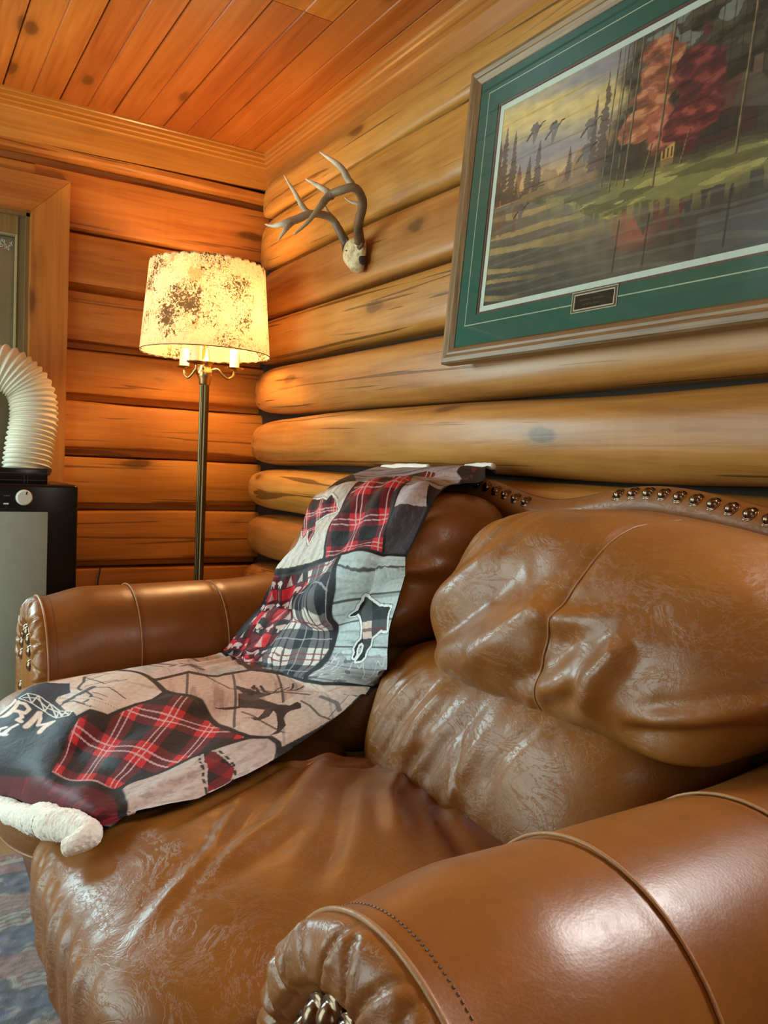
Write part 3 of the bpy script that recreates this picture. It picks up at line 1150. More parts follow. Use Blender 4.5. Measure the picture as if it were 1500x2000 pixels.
# ------------------------------------------------------------------ throw blanket draped over the far half of the sofa
BG = np.array([[[-0.085, -1.218, 0.918], [-0.085, -1.316, 0.92], [-0.085, -1.406, 0.923], [-0.085, -1.491, 0.925], [-0.085, -1.57, 0.927], [-0.085, -1.644, 0.928], [-0.085, -1.714, 0.93]], [[-0.098, -1.218, 0.973], [-0.098, -1.316, 0.975], [-0.098, -1.406, 0.978], [-0.098, -1.491, 0.98], [-0.098, -1.57, 0.982], [-0.098, -1.644, 0.983], [-0.098, -1.714, 0.985]], [[-0.13, -1.218, 0.993], [-0.13, -1.316, 0.995], [-0.13, -1.406, 0.998], [-0.13, -1.491, 1.0], [-0.13, -1.57, 1.002], [-0.13, -1.644, 1.003], [-0.13, -1.714, 1.005]], [[-0.21, -1.23, 0.971], [-0.21, -1.347, 0.971], [-0.21, -1.455, 0.972], [-0.21, -1.554, 0.973], [-0.21, -1.645, 0.974], [-0.21, -1.729, 0.974], [-0.21, -1.807, 0.975]], [[-0.34, -1.357, 0.941], [-0.327, -1.442, 0.946], [-0.313, -1.52, 0.951], [-0.3, -1.593, 0.955], [-0.287, -1.66, 0.959], [-0.273, -1.724, 0.963], [-0.26, -1.783, 0.967]], [[-0.43, -1.465, 0.901], [-0.428, -1.56, 0.91], [-0.423, -1.641, 0.919], [-0.415, -1.711, 0.926], [-0.403, -1.77, 0.933], [-0.388, -1.821, 0.939], [-0.37, -1.864, 0.945]], [[-0.488, -1.509, 0.861], [-0.487, -1.605, 0.872], [-0.481, -1.686, 0.882], [-0.471, -1.753, 0.891], [-0.459, -1.813, 0.898], [-0.441, -1.861, 0.905], [-0.413, -1.896, 0.912]], [[-0.525, -1.546, 0.819], [-0.512, -1.613, 0.83], [-0.507, -1.695, 0.84], [-0.497, -1.761, 0.848], [-0.484, -1.82, 0.857], [-0.468, -1.87, 0.864], [-0.445, -1.91, 0.87]], [[-0.545, -1.511, 0.759], [-0.527, -1.579, 0.771], [-0.535, -1.698, 0.797], [-0.521, -1.756, 0.806], [-0.507, -1.816, 0.817], [-0.489, -1.867, 0.825], [-0.466, -1.908, 0.832]], [[-0.546, -1.439, 0.698], [-0.533, -1.536, 0.72], [-0.553, -1.687, 0.748], [-0.537, -1.752, 0.764], [-0.522, -1.82, 0.776], [-0.502, -1.874, 0.787], [-0.475, -1.918, 0.795]], [[-0.53, -1.351, 0.64], [-0.525, -1.477, 0.664], [-0.52, -1.59, 0.686], [-0.515, -1.69, 0.705], [-0.51, -1.781, 0.723], [-0.505, -1.864, 0.739], [-0.5, -1.94, 0.753]], [[-0.542, -1.269, 0.574], [-0.54, -1.424, 0.605], [-0.538, -1.56, 0.632], [-0.536, -1.68, 0.656], [-0.534, -1.787, 0.677], [-0.532, -1.883, 0.696], [-0.53, -1.969, 0.713]], [[-0.558, -1.2, 0.51], [-0.55, -1.367, 0.545], [-0.546, -1.52, 0.577], [-0.542, -1.653, 0.605], [-0.538, -1.769, 0.629], [-0.534, -1.873, 0.651], [-0.53, -1.966, 0.67]], [[-0.61, -1.2, 0.492], [-0.56, -1.288, 0.502], [-0.554, -1.466, 0.537], [-0.548, -1.618, 0.567], [-0.542, -1.749, 0.592], [-0.536, -1.864, 0.615], [-0.53, -1.965, 0.634]], [[-0.718, -1.311, 0.51], [-0.67, -1.408, 0.52], [-0.626, -1.502, 0.53], [-0.585, -1.592, 0.54], [-0.548, -1.679, 0.55], [-0.514, -1.762, 0.56], [-0.483, -1.842, 0.57]], [[-0.803, -1.374, 0.518], [-0.75, -1.464, 0.521], [-0.701, -1.549, 0.525], [-0.654, -1.631, 0.528], [-0.61, -1.709, 0.531], [-0.569, -1.784, 0.535], [-0.53, -1.856, 0.538]], [[-0.876, -1.395, 0.514], [-0.823, -1.488, 0.514], [-0.773, -1.575, 0.514], [-0.726, -1.658, 0.514], [-0.681, -1.736, 0.514], [-0.638, -1.81, 0.514], [-0.598, -1.881, 0.514]], [[-0.939, -1.39, 0.51], [-0.89, -1.501, 0.51], [-0.845, -1.604, 0.51], [-0.803, -1.699, 0.51], [-0.764, -1.787, 0.51], [-0.727, -1.87, 0.51], [-0.693, -1.947, 0.51]], [[-1.005, -1.406, 0.512], [-0.957, -1.53, 0.512], [-0.914, -1.642, 0.512], [-0.874, -1.746, 0.512], [-0.838, -1.84, 0.512], [-0.82, -1.966, 0.527], [-0.793, -2.052, 0.53]], [[-1.046, -1.412, 0.507], [-1.005, -1.547, 0.507], [-0.968, -1.667, 0.507], [-0.935, -1.776, 0.507], [-0.905, -1.875, 0.507], [-0.892, -2.002, 0.522], [-0.87, -2.088, 0.525]], [[-1.085, -1.456, 0.5], [-1.051, -1.587, 0.5], [-1.02, -1.704, 0.5], [-0.993, -1.809, 0.5], [-0.968, -1.903, 0.5], [-0.957, -2.026, 0.515], [-0.939, -2.108, 0.518]], [[-1.118, -1.502, 0.488], [-1.088, -1.621, 0.488], [-1.061, -1.728, 0.488], [-1.037, -1.825, 0.488], [-1.015, -1.912, 0.488], [-1.004, -2.027, 0.503], [-0.989, -2.104, 0.506]], [[-1.145, -1.366, 0.399], [-1.128, -1.622, 0.451], [-1.112, -1.795, 0.483], [-1.095, -1.921, 0.502], [-1.078, -2.018, 0.514], [-1.062, -2.096, 0.522], [-1.029, -2.093, 0.506]], [[-1.165, -1.392, 0.325], [-1.148, -1.633, 0.395], [-1.13, -1.794, 0.438], [-1.112, -1.91, 0.467], [-1.095, -1.999, 0.486], [-1.078, -2.07, 0.5], [-1.06, -2.129, 0.51]]])

BP = dict(
    stripA=[(-0.0096, 0.054), (0.0, 0.0), (0.4345, 0.0), (0.4386, 0.009), (0.3451, 0.036), (0.2915, 0.0252), (0.1568, 0.048), (0.1196, 0.0816), (0.0908, 0.105)],
    blackTR=[(0.4235, 0.0324), (0.4345, 0.0), (0.5624, 0.0), (0.605, 0.0822), (0.5816, 0.0918), (0.5404, 0.1146)],
    bear_patch=[(0.1293, 0.0918), (0.011, 0.12), (-0.0192, 0.171), (-0.0192, 0.2772), (-0.0192, 0.3636), (0.1774, 0.3498), (0.1568, 0.2766), (0.154, 0.2076), (0.1485, 0.15)],
    redB=[(0.1265, 0.0888), (0.1636, 0.0534), (0.2846, 0.0306), (0.33, 0.0366), (0.3823, 0.1512), (0.3781, 0.1716), (0.3726, 0.1902), (0.4111, 0.2772), (0.4414, 0.3444), (0.2805, 0.348), (0.187, 0.3534), (0.1636, 0.3156), (0.1485, 0.2172), (0.1554, 0.168)],
    plankB=[(0.3891, 0.156), (0.3176, 0.0804), (0.3699, 0.0348), (0.4249, 0.0372), (0.5156, 0.102), (0.5376, 0.1632), (0.4813, 0.1632), (0.5129, 0.1968), (0.5266, 0.2166), (0.407, 0.2232), (0.3905, 0.1764)],
    greyB=[(0.4056, 0.225), (0.5253, 0.2178), (0.5349, 0.2796), (0.5445, 0.3498), (0.4469, 0.3426), (0.4139, 0.2748)],
    bearsC=[(0.0041, 0.3768), (0.1361, 0.3786), (0.1678, 0.417), (0.1705, 0.4626), (0.1746, 0.495), (0.1705, 0.5406), (0.1774, 0.5802), (0.1843, 0.6294), (0.22, 0.7086), (0.198, 0.7128), (0.1196, 0.6762), (-0.011, 0.6006), (-0.0165, 0.5718), (0.0193, 0.5478), (0.0138, 0.51), (0.0069, 0.4656), (0.0179, 0.4212)],
    tartan=[(0.1403, 0.3774), (0.1898, 0.3642), (0.2709, 0.3552), (0.3163, 0.444), (0.3438, 0.519), (0.352, 0.5898), (0.3561, 0.6606), (0.396, 0.729), (0.3479, 0.7254), (0.2255, 0.7104), (0.1884, 0.633), (0.1815, 0.5808), (0.1746, 0.5412), (0.1788, 0.495), (0.1746, 0.4626), (0.1705, 0.4176)],
    wolf_patch=[(0.2901, 0.3534), (0.5418, 0.3564), (0.561, 0.4206), (0.5706, 0.4806), (0.5624, 0.54), (0.5638, 0.6), (0.5541, 0.651), (0.5459, 0.6954), (0.5431, 0.7092), (0.5308, 0.7074), (0.4428, 0.7332), (0.407, 0.7308), (0.3671, 0.6594), (0.3658, 0.5898), (0.3589, 0.5196), (0.3328, 0.4446)],
    leafD=[(-0.0179, 0.8334), (-0.0316, 0.7446), (-0.0151, 0.5982), (0.0289, 0.624), (0.198, 0.7152), (0.1623, 0.7476), (0.1595, 0.7602), (0.099, 0.7764), (0.1045, 0.8136), (0.1114, 0.8544), (0.0976, 0.8538), (0.0275, 0.8358)],
    mooseD=[(0.1265, 0.8634), (0.1155, 0.822), (0.1114, 0.7866), (0.1746, 0.7566), (0.2104, 0.7242), (0.3548, 0.7332), (0.4469, 0.7386), (0.5363, 0.7146), (0.5431, 0.7536), (0.5486, 0.8238), (0.5431, 0.8688), (0.5308, 0.933), (0.5129, 0.9228), (0.4826, 0.9144), (0.4469, 0.93), (0.4139, 0.9282), (0.3479, 0.912), (0.2929, 0.8916), (0.2558, 0.8772), (0.2296, 0.8742), (0.1966, 0.8808), (0.1664, 0.8778)],
    farm_cream=[(-0.0137, 1.0206), (-0.0014, 0.9276), (-0.0151, 0.8376), (0.033, 0.8424), (0.1031, 0.861), (0.1746, 0.8856), (0.1911, 0.918), (0.1843, 0.9456), (0.1884, 0.9774), (0.1939, 1.0146), (0.1664, 1.032), (0.1636, 1.0614), (0.1499, 1.0656), (0.0729, 1.0368), (-0.0055, 1.0056)],
    farm_dark=[(-0.011, 0.9984), (0.0248, 0.9498), (0.0688, 0.99), (0.066, 1.0224), (0.0784, 1.0452), (0.1238, 1.059), (0.1458, 1.0542), (0.1664, 1.0614), (0.1788, 1.092), (0.2063, 1.1364), (0.242, 1.1898), (0.1953, 1.2054), (0.0949, 1.221), (-0.033, 1.2366), (-0.0522, 1.2048), (-0.011, 1.1382), (-0.0151, 1.053)],
    redE=[(0.2008, 0.9216), (0.209, 0.8904), (0.2406, 0.8826), (0.3011, 0.9), (0.3575, 0.9198), (0.4221, 0.9354), (0.4496, 0.9342), (0.4235, 1.0176), (0.418, 1.0782), (0.4276, 1.1508), (0.3699, 1.1706), (0.2503, 1.1904), (0.2104, 1.134), (0.1829, 1.0902), (0.1705, 1.062), (0.1705, 1.0356), (0.198, 1.0182), (0.1939, 0.9798), (0.1925, 0.9498)],
    heartE=[(0.4579, 0.9372), (0.4868, 0.918), (0.5156, 0.9276), (0.5486, 0.96), (0.5583, 1.0242), (0.5583, 1.0842), (0.561, 1.1454), (0.561, 1.2024), (0.4359, 1.1508), (0.4249, 1.0812), (0.429, 1.0194)],
    hem_red=[(-0.0468, 1.248), (0.1004, 1.2306), (0.253, 1.1964), (0.3781, 1.1754), (0.4373, 1.161), (0.5651, 1.2276), (0.5349, 1.26), (0.1499, 1.26), (0.0055, 1.26)],
    blackR=[(0.5321, 0.7116), (0.5651, 0.6816), (0.572, 0.7506), (0.5665, 0.8088), (0.5638, 0.861), (0.5541, 0.9372), (0.5555, 0.963), (0.5335, 0.936), (0.5459, 0.8706), (0.5528, 0.8244), (0.5473, 0.7548)],
    blackB=[(0.4813, 0.1632), (0.5404, 0.165), (0.5266, 0.102), (0.605, 0.1392), (0.5679, 0.201), (0.5651, 0.2478), (0.5665, 0.309), (0.5665, 0.369), (0.5321, 0.357), (0.5418, 0.3318), (0.5376, 0.2688), (0.5321, 0.2166)],
    heart=[(0.4345, 1.0014), (0.4373, 0.9924), (0.4524, 0.9912), (0.4895, 0.9972), (0.5156, 1.002), (0.5473, 1.0248), (0.5486, 1.0416), (0.5459, 1.059)],
    wolf=[(0.4139, 0.4548), (0.429, 0.4608), (0.4648, 0.4836), (0.4854, 0.4926), (0.5308, 0.4956), (0.528, 0.5082), (0.5308, 0.5208), (0.5418, 0.5496), (0.5184, 0.5478), (0.4909, 0.5652), (0.4909, 0.585), (0.4826, 0.5988), (0.4799, 0.6096), (0.4785, 0.6222), (0.4689, 0.6342), (0.4524, 0.6378), (0.4565, 0.6276), (0.4675, 0.6072), (0.4675, 0.585), (0.4593, 0.5778), (0.4496, 0.5832), (0.4469, 0.5994), (0.4496, 0.6162), (0.4441, 0.6288), (0.44, 0.6258), (0.4428, 0.6078), (0.4373, 0.5952), (0.4428, 0.5796), (0.4551, 0.5664), (0.4496, 0.5436), (0.4345, 0.516), (0.418, 0.504), (0.4084, 0.5058), (0.3933, 0.4998), (0.3919, 0.4944), (0.4084, 0.4848), (0.4084, 0.471), (0.4139, 0.4638)],
    moose=[(0.2434, 0.7914), (0.2558, 0.7926), (0.2956, 0.7968), (0.3218, 0.7998), (0.3438, 0.8028), (0.3328, 0.8172), (0.3658, 0.8238), (0.3974, 0.8286), (0.4235, 0.8244), (0.4249, 0.8106), (0.4386, 0.8136), (0.4524, 0.825), (0.44, 0.8376), (0.4414, 0.849), (0.4524, 0.8622), (0.4758, 0.8754), (0.4881, 0.8988), (0.4785, 0.9114), (0.4758, 0.894), (0.4565, 0.8772), (0.4235, 0.855), (0.4098, 0.849), (0.4208, 0.867), (0.418, 0.8838), (0.4098, 0.8868), (0.396, 0.8838), (0.3713, 0.891), (0.407, 0.8778), (0.4001, 0.8634), (0.3919, 0.852), (0.3644, 0.8526), (0.3355, 0.8544), (0.3204, 0.867), (0.2929, 0.879), (0.3218, 0.8514), (0.2791, 0.8172), (0.286, 0.8124), (0.2544, 0.7998)],
    bear=[(-0.0096, 0.1812), (0.0523, 0.183), (0.0825, 0.192), (0.0935, 0.1812), (0.1155, 0.1896), (0.1403, 0.2106), (0.1004, 0.2226), (0.0633, 0.2418), (0.077, 0.264), (0.0976, 0.2868), (0.0976, 0.3096), (0.0743, 0.2964), (0.0358, 0.2622), (0.0358, 0.27), (0.0385, 0.2844), (0.0385, 0.3036), (0.0096, 0.276), (-0.0069, 0.2466), (-0.0179, 0.2244), (-0.0179, 0.21)],
)
BLN = dict(
    antler1=[(0.2929, 0.7788), (0.3218, 0.7944), (0.3396, 0.7962), (0.3534, 0.7914), (0.3575, 0.7776), (0.3603, 0.771)],
    antler2=[(0.3451, 0.7956), (0.3383, 0.7806), (0.3396, 0.7728)],
    antler3=[(0.3713, 0.7818), (0.3713, 0.7722), (0.3575, 0.7566)],
    antler4=[(0.3671, 0.7806), (0.3836, 0.7782), (0.3905, 0.7686), (0.3933, 0.7614)],
    antler5=[(0.2805, 0.7878), (0.2929, 0.792), (0.2778, 0.7812)],
    antler6=[(0.2915, 0.7878), (0.3025, 0.7944), (0.3163, 0.801), (0.3424, 0.801)],
    plank1=[(0.4304, 0.8058), (0.462, 0.8142), (0.5143, 0.837), (0.5445, 0.8412)],
    plank2=[(0.352, 0.867), (0.4194, 0.8826), (0.4964, 0.8952)],
    plank3=[(0.1403, 0.774), (0.2448, 0.8076), (0.2956, 0.7914), (0.4304, 0.7854)],
    plank4=[(0.33, 0.7824), (0.4043, 0.7788), (0.4579, 0.768), (0.5019, 0.726)],
    elk1=[(0.4579, 0.7842), (0.4854, 0.7896), (0.5129, 0.7956), (0.5404, 0.8148)],
    elk2=[(0.506, 0.756), (0.5253, 0.7632), (0.5418, 0.771)],
    elk3=[(0.5376, 0.8382), (0.5266, 0.804), (0.517, 0.7614)],
    truss1=[(0.0124, 1.0836), (0.0165, 1.0584), (0.0399, 1.0482), (0.0798, 1.0518), (0.1141, 1.0614), (0.1471, 1.0542)],
    truss2=[(0.0124, 1.0836), (0.0481, 1.0782), (0.0853, 1.0776), (0.1279, 1.0818), (0.1485, 1.0668)],
    truss3=[(0.0165, 1.0584), (0.0481, 1.0782), (0.0385, 1.0494), (0.0853, 1.0776), (0.0743, 1.0518), (0.1279, 1.0818), (0.1114, 1.0614), (0.1361, 1.0752), (0.1293, 1.0608), (0.1485, 1.0668), (0.143, 1.0548)],
    truss4=[(0.0206, 1.0764), (0.044, 1.0578), (0.0798, 1.0662), (0.1004, 1.0638), (0.1293, 1.0686), (0.1416, 1.0608)],
    letA=[(0.0055, 1.1514), (0.0041, 1.128), (0.0041, 1.0968)],
    letR1=[(0.0206, 1.0968), (0.0275, 1.1232), (0.0316, 1.1424)],
    letR2=[(0.0206, 1.0968), (0.0399, 1.0902), (0.0578, 1.0962), (0.0591, 1.1124), (0.0344, 1.1214)],
    letR3=[(0.0495, 1.1172), (0.0633, 1.1256), (0.0633, 1.137), (0.0729, 1.1358)],
    letM1=[(0.0811, 1.089), (0.0866, 1.1166), (0.0908, 1.1376)],
    letM2=[(0.0811, 1.089), (0.0949, 1.1004), (0.1059, 1.1196)],
    letM3=[(0.1059, 1.1196), (0.1169, 1.1088), (0.132, 1.0932)],
    letM4=[(0.1279, 1.0998), (0.1251, 1.1172), (0.1279, 1.1316)],
    letG=[(0.0289, 1.152), (0.0179, 1.155), (0.0179, 1.1598)],
    letO=[(0.0536, 1.173), (0.0523, 1.1808), (0.0633, 1.1844), (0.0674, 1.1772), (0.0591, 1.1706), (0.0509, 1.1718)],
    letD1=[(0.0701, 1.1628), (0.0674, 1.17), (0.0729, 1.1772), (0.0811, 1.1754), (0.0784, 1.1646)],
    letD2=[(0.0756, 1.1454), (0.077, 1.1598), (0.0839, 1.1748), (0.0866, 1.1724)],
    dk1=[(0.0701, 1.1952), (0.1059, 1.1934), (0.1471, 1.1826), (0.1911, 1.1796), (0.2186, 1.176)],
    mill1=[(0.0949, 1.0314), (0.0949, 1.011), (0.0894, 0.9834), (0.0825, 0.951)],
    mill2=[(0.011, 0.912), (0.0385, 0.9336), (0.0619, 0.9648), (0.0756, 0.9702)],
    mill3=[(0.099, 1.05), (0.0963, 1.0338), (0.1073, 1.023), (0.1334, 1.026), (0.1581, 1.0254)],
    mill4=[(0.0908, 0.972), (0.1169, 0.9846), (0.1334, 1.008), (0.1348, 1.0194)],
    mill5=[(0.011, 0.912), (0.0, 0.8658)],
    mill6=[(0.0344, 0.9252), (0.0248, 0.8748)],
    mill7=[(0.0179, 0.9132), (0.0866, 0.9318), (0.099, 0.8976)],
    mill8=[(0.0646, 0.951), (0.0894, 0.9084)],
    mill9=[(0.0839, 0.954), (0.1086, 0.9408), (0.1623, 0.9486)],
    mill10=[(0.1059, 0.9714), (0.1416, 0.9708)],
    mill11=[(0.1196, 0.9894), (0.1471, 0.9876)],
    leaf1=[(-0.011, 0.7902), (0.0014, 0.78), (0.033, 0.7794)],
    leaf2=[(-0.0165, 0.7698), (0.0083, 0.7596), (0.0316, 0.7494), (0.0426, 0.7662)],
    leaf3=[(0.0289, 0.7338), (0.0591, 0.7386), (0.0908, 0.735)],
    leaf4=[(0.0564, 0.7542), (0.0523, 0.7368), (0.11, 0.7536)],
    leaf5=[(-0.011, 0.7212), (-0.0069, 0.6972), (0.0358, 0.7008)],
    sepBC=[(-0.0124, 0.3696), (0.099, 0.3642), (0.1829, 0.3564), (0.2929, 0.3516), (0.5486, 0.357)],
    sepCD=[(-0.0165, 0.6), (0.1265, 0.6828), (0.2049, 0.7176), (0.3053, 0.7218), (0.4029, 0.7338), (0.4565, 0.7344), (0.5431, 0.7104)],
    sepTW=[(0.2805, 0.3528), (0.3245, 0.444), (0.352, 0.5196), (0.3589, 0.5898), (0.3616, 0.66), (0.4029, 0.7308)],
    sepDE=[(-0.0179, 0.8346), (0.0344, 0.8412), (0.1031, 0.858), (0.176, 0.8844)],
    sepDM=[(0.1196, 0.8604), (0.11, 0.8178), (0.1073, 0.783), (0.165, 0.765), (0.1691, 0.7518), (0.2021, 0.7176)],
    sepM=[(0.176, 0.8844), (0.2035, 0.8862), (0.2365, 0.8796), (0.2599, 0.8802), (0.297, 0.8946), (0.3534, 0.9168), (0.4194, 0.9324), (0.4496, 0.9324), (0.484, 0.9156), (0.5156, 0.9252), (0.5418, 0.9432)],
    sepER=[(0.1856, 0.8916), (0.1953, 0.9216), (0.1884, 0.9486), (0.1911, 0.9798), (0.1966, 1.017), (0.1691, 1.0344), (0.1678, 1.0626), (0.1815, 1.092), (0.2076, 1.1352), (0.2461, 1.1916)],
    sepRH=[(0.4538, 0.9354), (0.4263, 1.0194), (0.4208, 1.08), (0.4304, 1.1532)],
    hemline=[(-0.0468, 1.2468), (0.099, 1.2288), (0.2489, 1.1934), (0.374, 1.1736), (0.4318, 1.1556)],
    hemblack=[(0.429, 1.1538), (0.4799, 1.17), (0.5844, 1.2348)],
    heart_out=[(0.4221, 0.9954), (0.4345, 0.9828), (0.4744, 0.99), (0.5088, 0.9984), (0.539, 1.014), (0.5541, 1.0272), (0.5569, 1.0482), (0.5486, 1.062), (0.5074, 1.0452), (0.4634, 1.0242), (0.4345, 1.008), (0.4221, 0.9954)],
    sepRB=[(0.1238, 0.0882), (0.1581, 0.1704), (0.1485, 0.2172), (0.1636, 0.3156), (0.187, 0.3534)],
    sepGB=[(0.3836, 0.1704), (0.4056, 0.225), (0.4139, 0.2748), (0.4414, 0.3444)],
)
BFR = dict(
    plaidE=[(0.1815, 1.0866), (0.264, 1.0716), (0.2544, 1.1928)],
    plaidB=[(0.2599, 0.2502), (0.3905, 0.2442), (0.2956, 0.3336)],
    tartan=[(0.2365, 0.3816), (0.1361, 0.3882), (0.2874, 0.5076)],
    bearsC=[(0.1169, 0.411), (0.0481, 0.4152), (0.1348, 0.4854)],
    bearfur=[(0.0633, 0.2136), (0.1251, 0.2076), (0.0798, 0.2616)],
)

TH = empty('throw_blanket', (-.6, -1.6, .52), label='patchwork lodge print throw blanket with white fleece edge draped over the sofa', category='blanket')


def upsample(G, nv, nu):
    def cr(P, n):
        m = len(P)
        Q = np.concatenate([2 * P[:1] - P[1:2], P, 2 * P[-1:] - P[-2:-1]])
        t = np.linspace(0, m - 1, n)
        i = np.minimum(t.astype(int), m - 2)
        f = (t - i).reshape((-1,) + (1,) * (P.ndim - 1))
        a, b_, c, d = Q[i], Q[i + 1], Q[i + 2], Q[i + 3]
        return .5 * (2 * b_ + (c - a) * f + (2 * a - 5 * b_ + 4 * c - d) * f ** 2 + (3 * b_ - a - 3 * c + d) * f ** 3)
    A = cr(G, nv)
    return np.swapaxes(cr(np.swapaxes(A, 0, 1), nu), 0, 1)


def gnormals(P):
    du, dv = np.gradient(P, axis=1), np.gradient(P, axis=0)
    N = np.cross(du, dv)
    return N / (np.linalg.norm(N, axis=-1)[..., None] + 1e-12)


def clear_sofa(P, gap, trees):
    out = P.reshape(-1, 3).copy()
    for T, sgn in trees:
        for i in range(len(out)):
            p = Vector(out[i])
            loc, nn, _, d = T.find_nearest(p, .07)
            if loc is None:
                continue
            nn = nn * sgn
            h = (p - loc).dot(nn)
            if h < gap:
                out[i] = loc + nn * gap
    return out.reshape(P.shape)


TREES = []
for o_, V_, F_ in SOFA_SURF:
    V_ = np.asarray(V_)
    F_ = np.asarray(F_)
    c0 = V_.mean(0)
    a_, b_, c_, d_ = (V_[F_[:, k]] for k in range(4))
    vol = (((a_ + b_ + c_ + d_) / 4 - c0) * np.cross(c_ - a_, d_ - b_)).sum()
    TREES.append((bvh_of(V_, F_), 1.0 if vol > 0 else -1.0))
BG[1] = BG[2] + np.array([.018, 0, -.003])
BG[0] = BG[2] + np.array([.031, 0, -.014])
CG = upsample(BG, 150, 60)
CG = clear_sofa(CG, .016, TREES)
for _ in range(3):
    Sm = CG.copy()
    Sm[1:-1, 1:-1] = (CG[1:-1, 1:-1] * 2 + CG[:-2, 1:-1] + CG[2:, 1:-1] + CG[1:-1, :-2] + CG[1:-1, 2:]) / 6
    CG = Sm
CG = clear_sofa(CG, .014, TREES)
NV, NU = 860, 400
FG = upsample(CG, NV, NU)
N = gnormals(FG)
if (N[NV // 2, :, 2]).mean() < 0:
    N = -N
uu = np.linspace(0, .55, NU)
vv = np.linspace(-.12, 1.26, NV)
Y2, X2 = np.meshgrid(vv, uu, indexing='ij')
fold = .0030 * fbm(np.stack([X2 * 20 + Y2 * 6, Y2 * 7], -1), 1.0, 81, 3)
wl = sstep(.33, .45, Y2) * sstep(.78, .64, Y2)
fold += .0045 * wl * sstep(.24, .08, X2) * np.sin(2 * PI * (X2 / .052 + .5 * np.sin(Y2 * 9)))
fold += .005 * sstep(.80, .95, Y2) * np.sin(2 * PI * (X2 / .16 - Y2 / .38)) * sstep(.52, .36, X2)
fold += .004 * sstep(.02, .1, Y2) * sstep(.36, .28, Y2) * np.sin(2 * PI * (X2 / .12 + Y2 * 2.6))
hemcurl = sstep(.40, .52, X2) * sstep(1.10, 1.22, Y2)
FG = FG + N * (np.maximum(fold, -.006) + .006)[..., None]
c = Canvas(X2, Y2, srgb(190, 178, 168))
X, Y = c.X, c.Y
nz = c.noise(90, 90, 82, 3)
BLK, GRY = srgb(26, 25, 30), srgb(58, 56, 60)
CRM, WHT, MAU = srgb(206, 192, 180), srgb(214, 222, 222), srgb(156, 144, 146)
RED, DRED, PNK = srgb(188, 34, 44), srgb(92, 22, 32), srgb(206, 178, 164)


def local(fr):
    o_, a_, b_ = (np.array(p) for p in BFR[fr])
    Mi = np.linalg.inv(np.stack([a_ - o_, b_ - o_], 1))
    q = np.stack([X - o_[0], Y - o_[1]], 0)
    return Mi @ q


def planks(mask, base, direction, period, tone, gap=.0022, seed=1, alpha=1.0):
    d = np.array(direction, float)
    d /= np.linalg.norm(d)
    t = X * d[0] + Y * d[1]
    s_ = -X * d[1] + Y * d[0]
    gr_ = fbm(np.stack([t * 230, s_ * 26], -1), 1.0, seed, 3)
    ki = np.floor(t / period)
    c.put(mask, base, alpha)
    c.put(mask & (gr_ > .35), tone, .42)
    c.put(mask & (gr_ > 1.0), tuple(v * .5 for v in tone), .5)
    c.put(mask & (np.sin(ki * 12.9) > .3), tone, .3)
    c.put(mask & (np.abs((t / period) % 1 - .5) > .5 - gap / period), srgb(60, 56, 60), .9)


def buffalo(mask, fr, sq=.5, line=.035, alpha=1.0):
    a_, b_ = local(fr)
    ca, cb = (np.abs((a_ + .5) % 1 - .5) < sq / 2), (np.abs((b_ + .5) % 1 - .5) < sq / 2)
    c.put(mask, BLK, alpha)
    c.put(mask & (ca ^ cb), DRED, alpha)
    c.put(mask & ca & cb, RED, alpha)
    for q in (a_, b_):
        for off in (-.07, .07):
            c.put(mask & (np.abs((q + off + .5) % 1 - .5) < line / 2), srgb(206, 172, 172), .75)


def tartan(mask, fr, alpha=1.0):
    a_, b_ = local(fr)
    c.put(mask, srgb(30, 33, 42), alpha)
    for q in (a_, b_):
        f_ = np.abs((q + .5) % 1 - .5)
        c.put(mask & (f_ < .27), srgb(118, 116, 120), .62)
    fa, fb = np.abs((a_ + .5) % 1 - .5), np.abs((b_ + .5) % 1 - .5)
    c.put(mask & (fa < .27) & (fb < .27), srgb(216, 210, 204), .92)
    for q, cc in ((fa, BLK), (fb, srgb(132, 40, 46))):
        c.put(mask & (np.abs(q - .09) < .022), cc, .85)
    for q in (a_, b_):
        c.put(mask & (np.abs((q) % 1 - .5) < .014), srgb(170, 170, 176), .7)


P_ = {k: c.inside(v) for k, v in BP.items()}
c.put(np.ones_like(X, bool), GRY)
c.put((Y < .06), MAU)
planks(P_['stripA'] | (Y < .0), srgb(158, 146, 148), (.2, 1), .035, srgb(110, 102, 106), seed=91)
tex = c.noise(260, 140, 83, 3)
for k in ('bear_patch', 'heartE'):
    base = srgb(206, 200, 190) if k == 'bear_patch' else srgb(186, 170, 164)
    c.put(P_[k], base)
    c.put(P_[k] & (tex > .5), tuple(v * .62 for v in base), .6)
    c.put(P_[k] & (np.abs(tex) < .06), tuple(v * .45 for v in base), .35)
buffalo(P_['redB'], 'plaidB')
planks(P_['plankB'], srgb(190, 184, 186), (.15, 1), .075, srgb(146, 138, 144), seed=92)
c.put(P_['greyB'], srgb(58, 56, 62))
c.put(P_['greyB'] & (tex > .6), srgb(78, 76, 84), .6)
c.put(P_['blackTR'], srgb(20, 18, 22))
c.put(P_['blackTR'] & (nz > .8), srgb(110, 30, 44), .8)
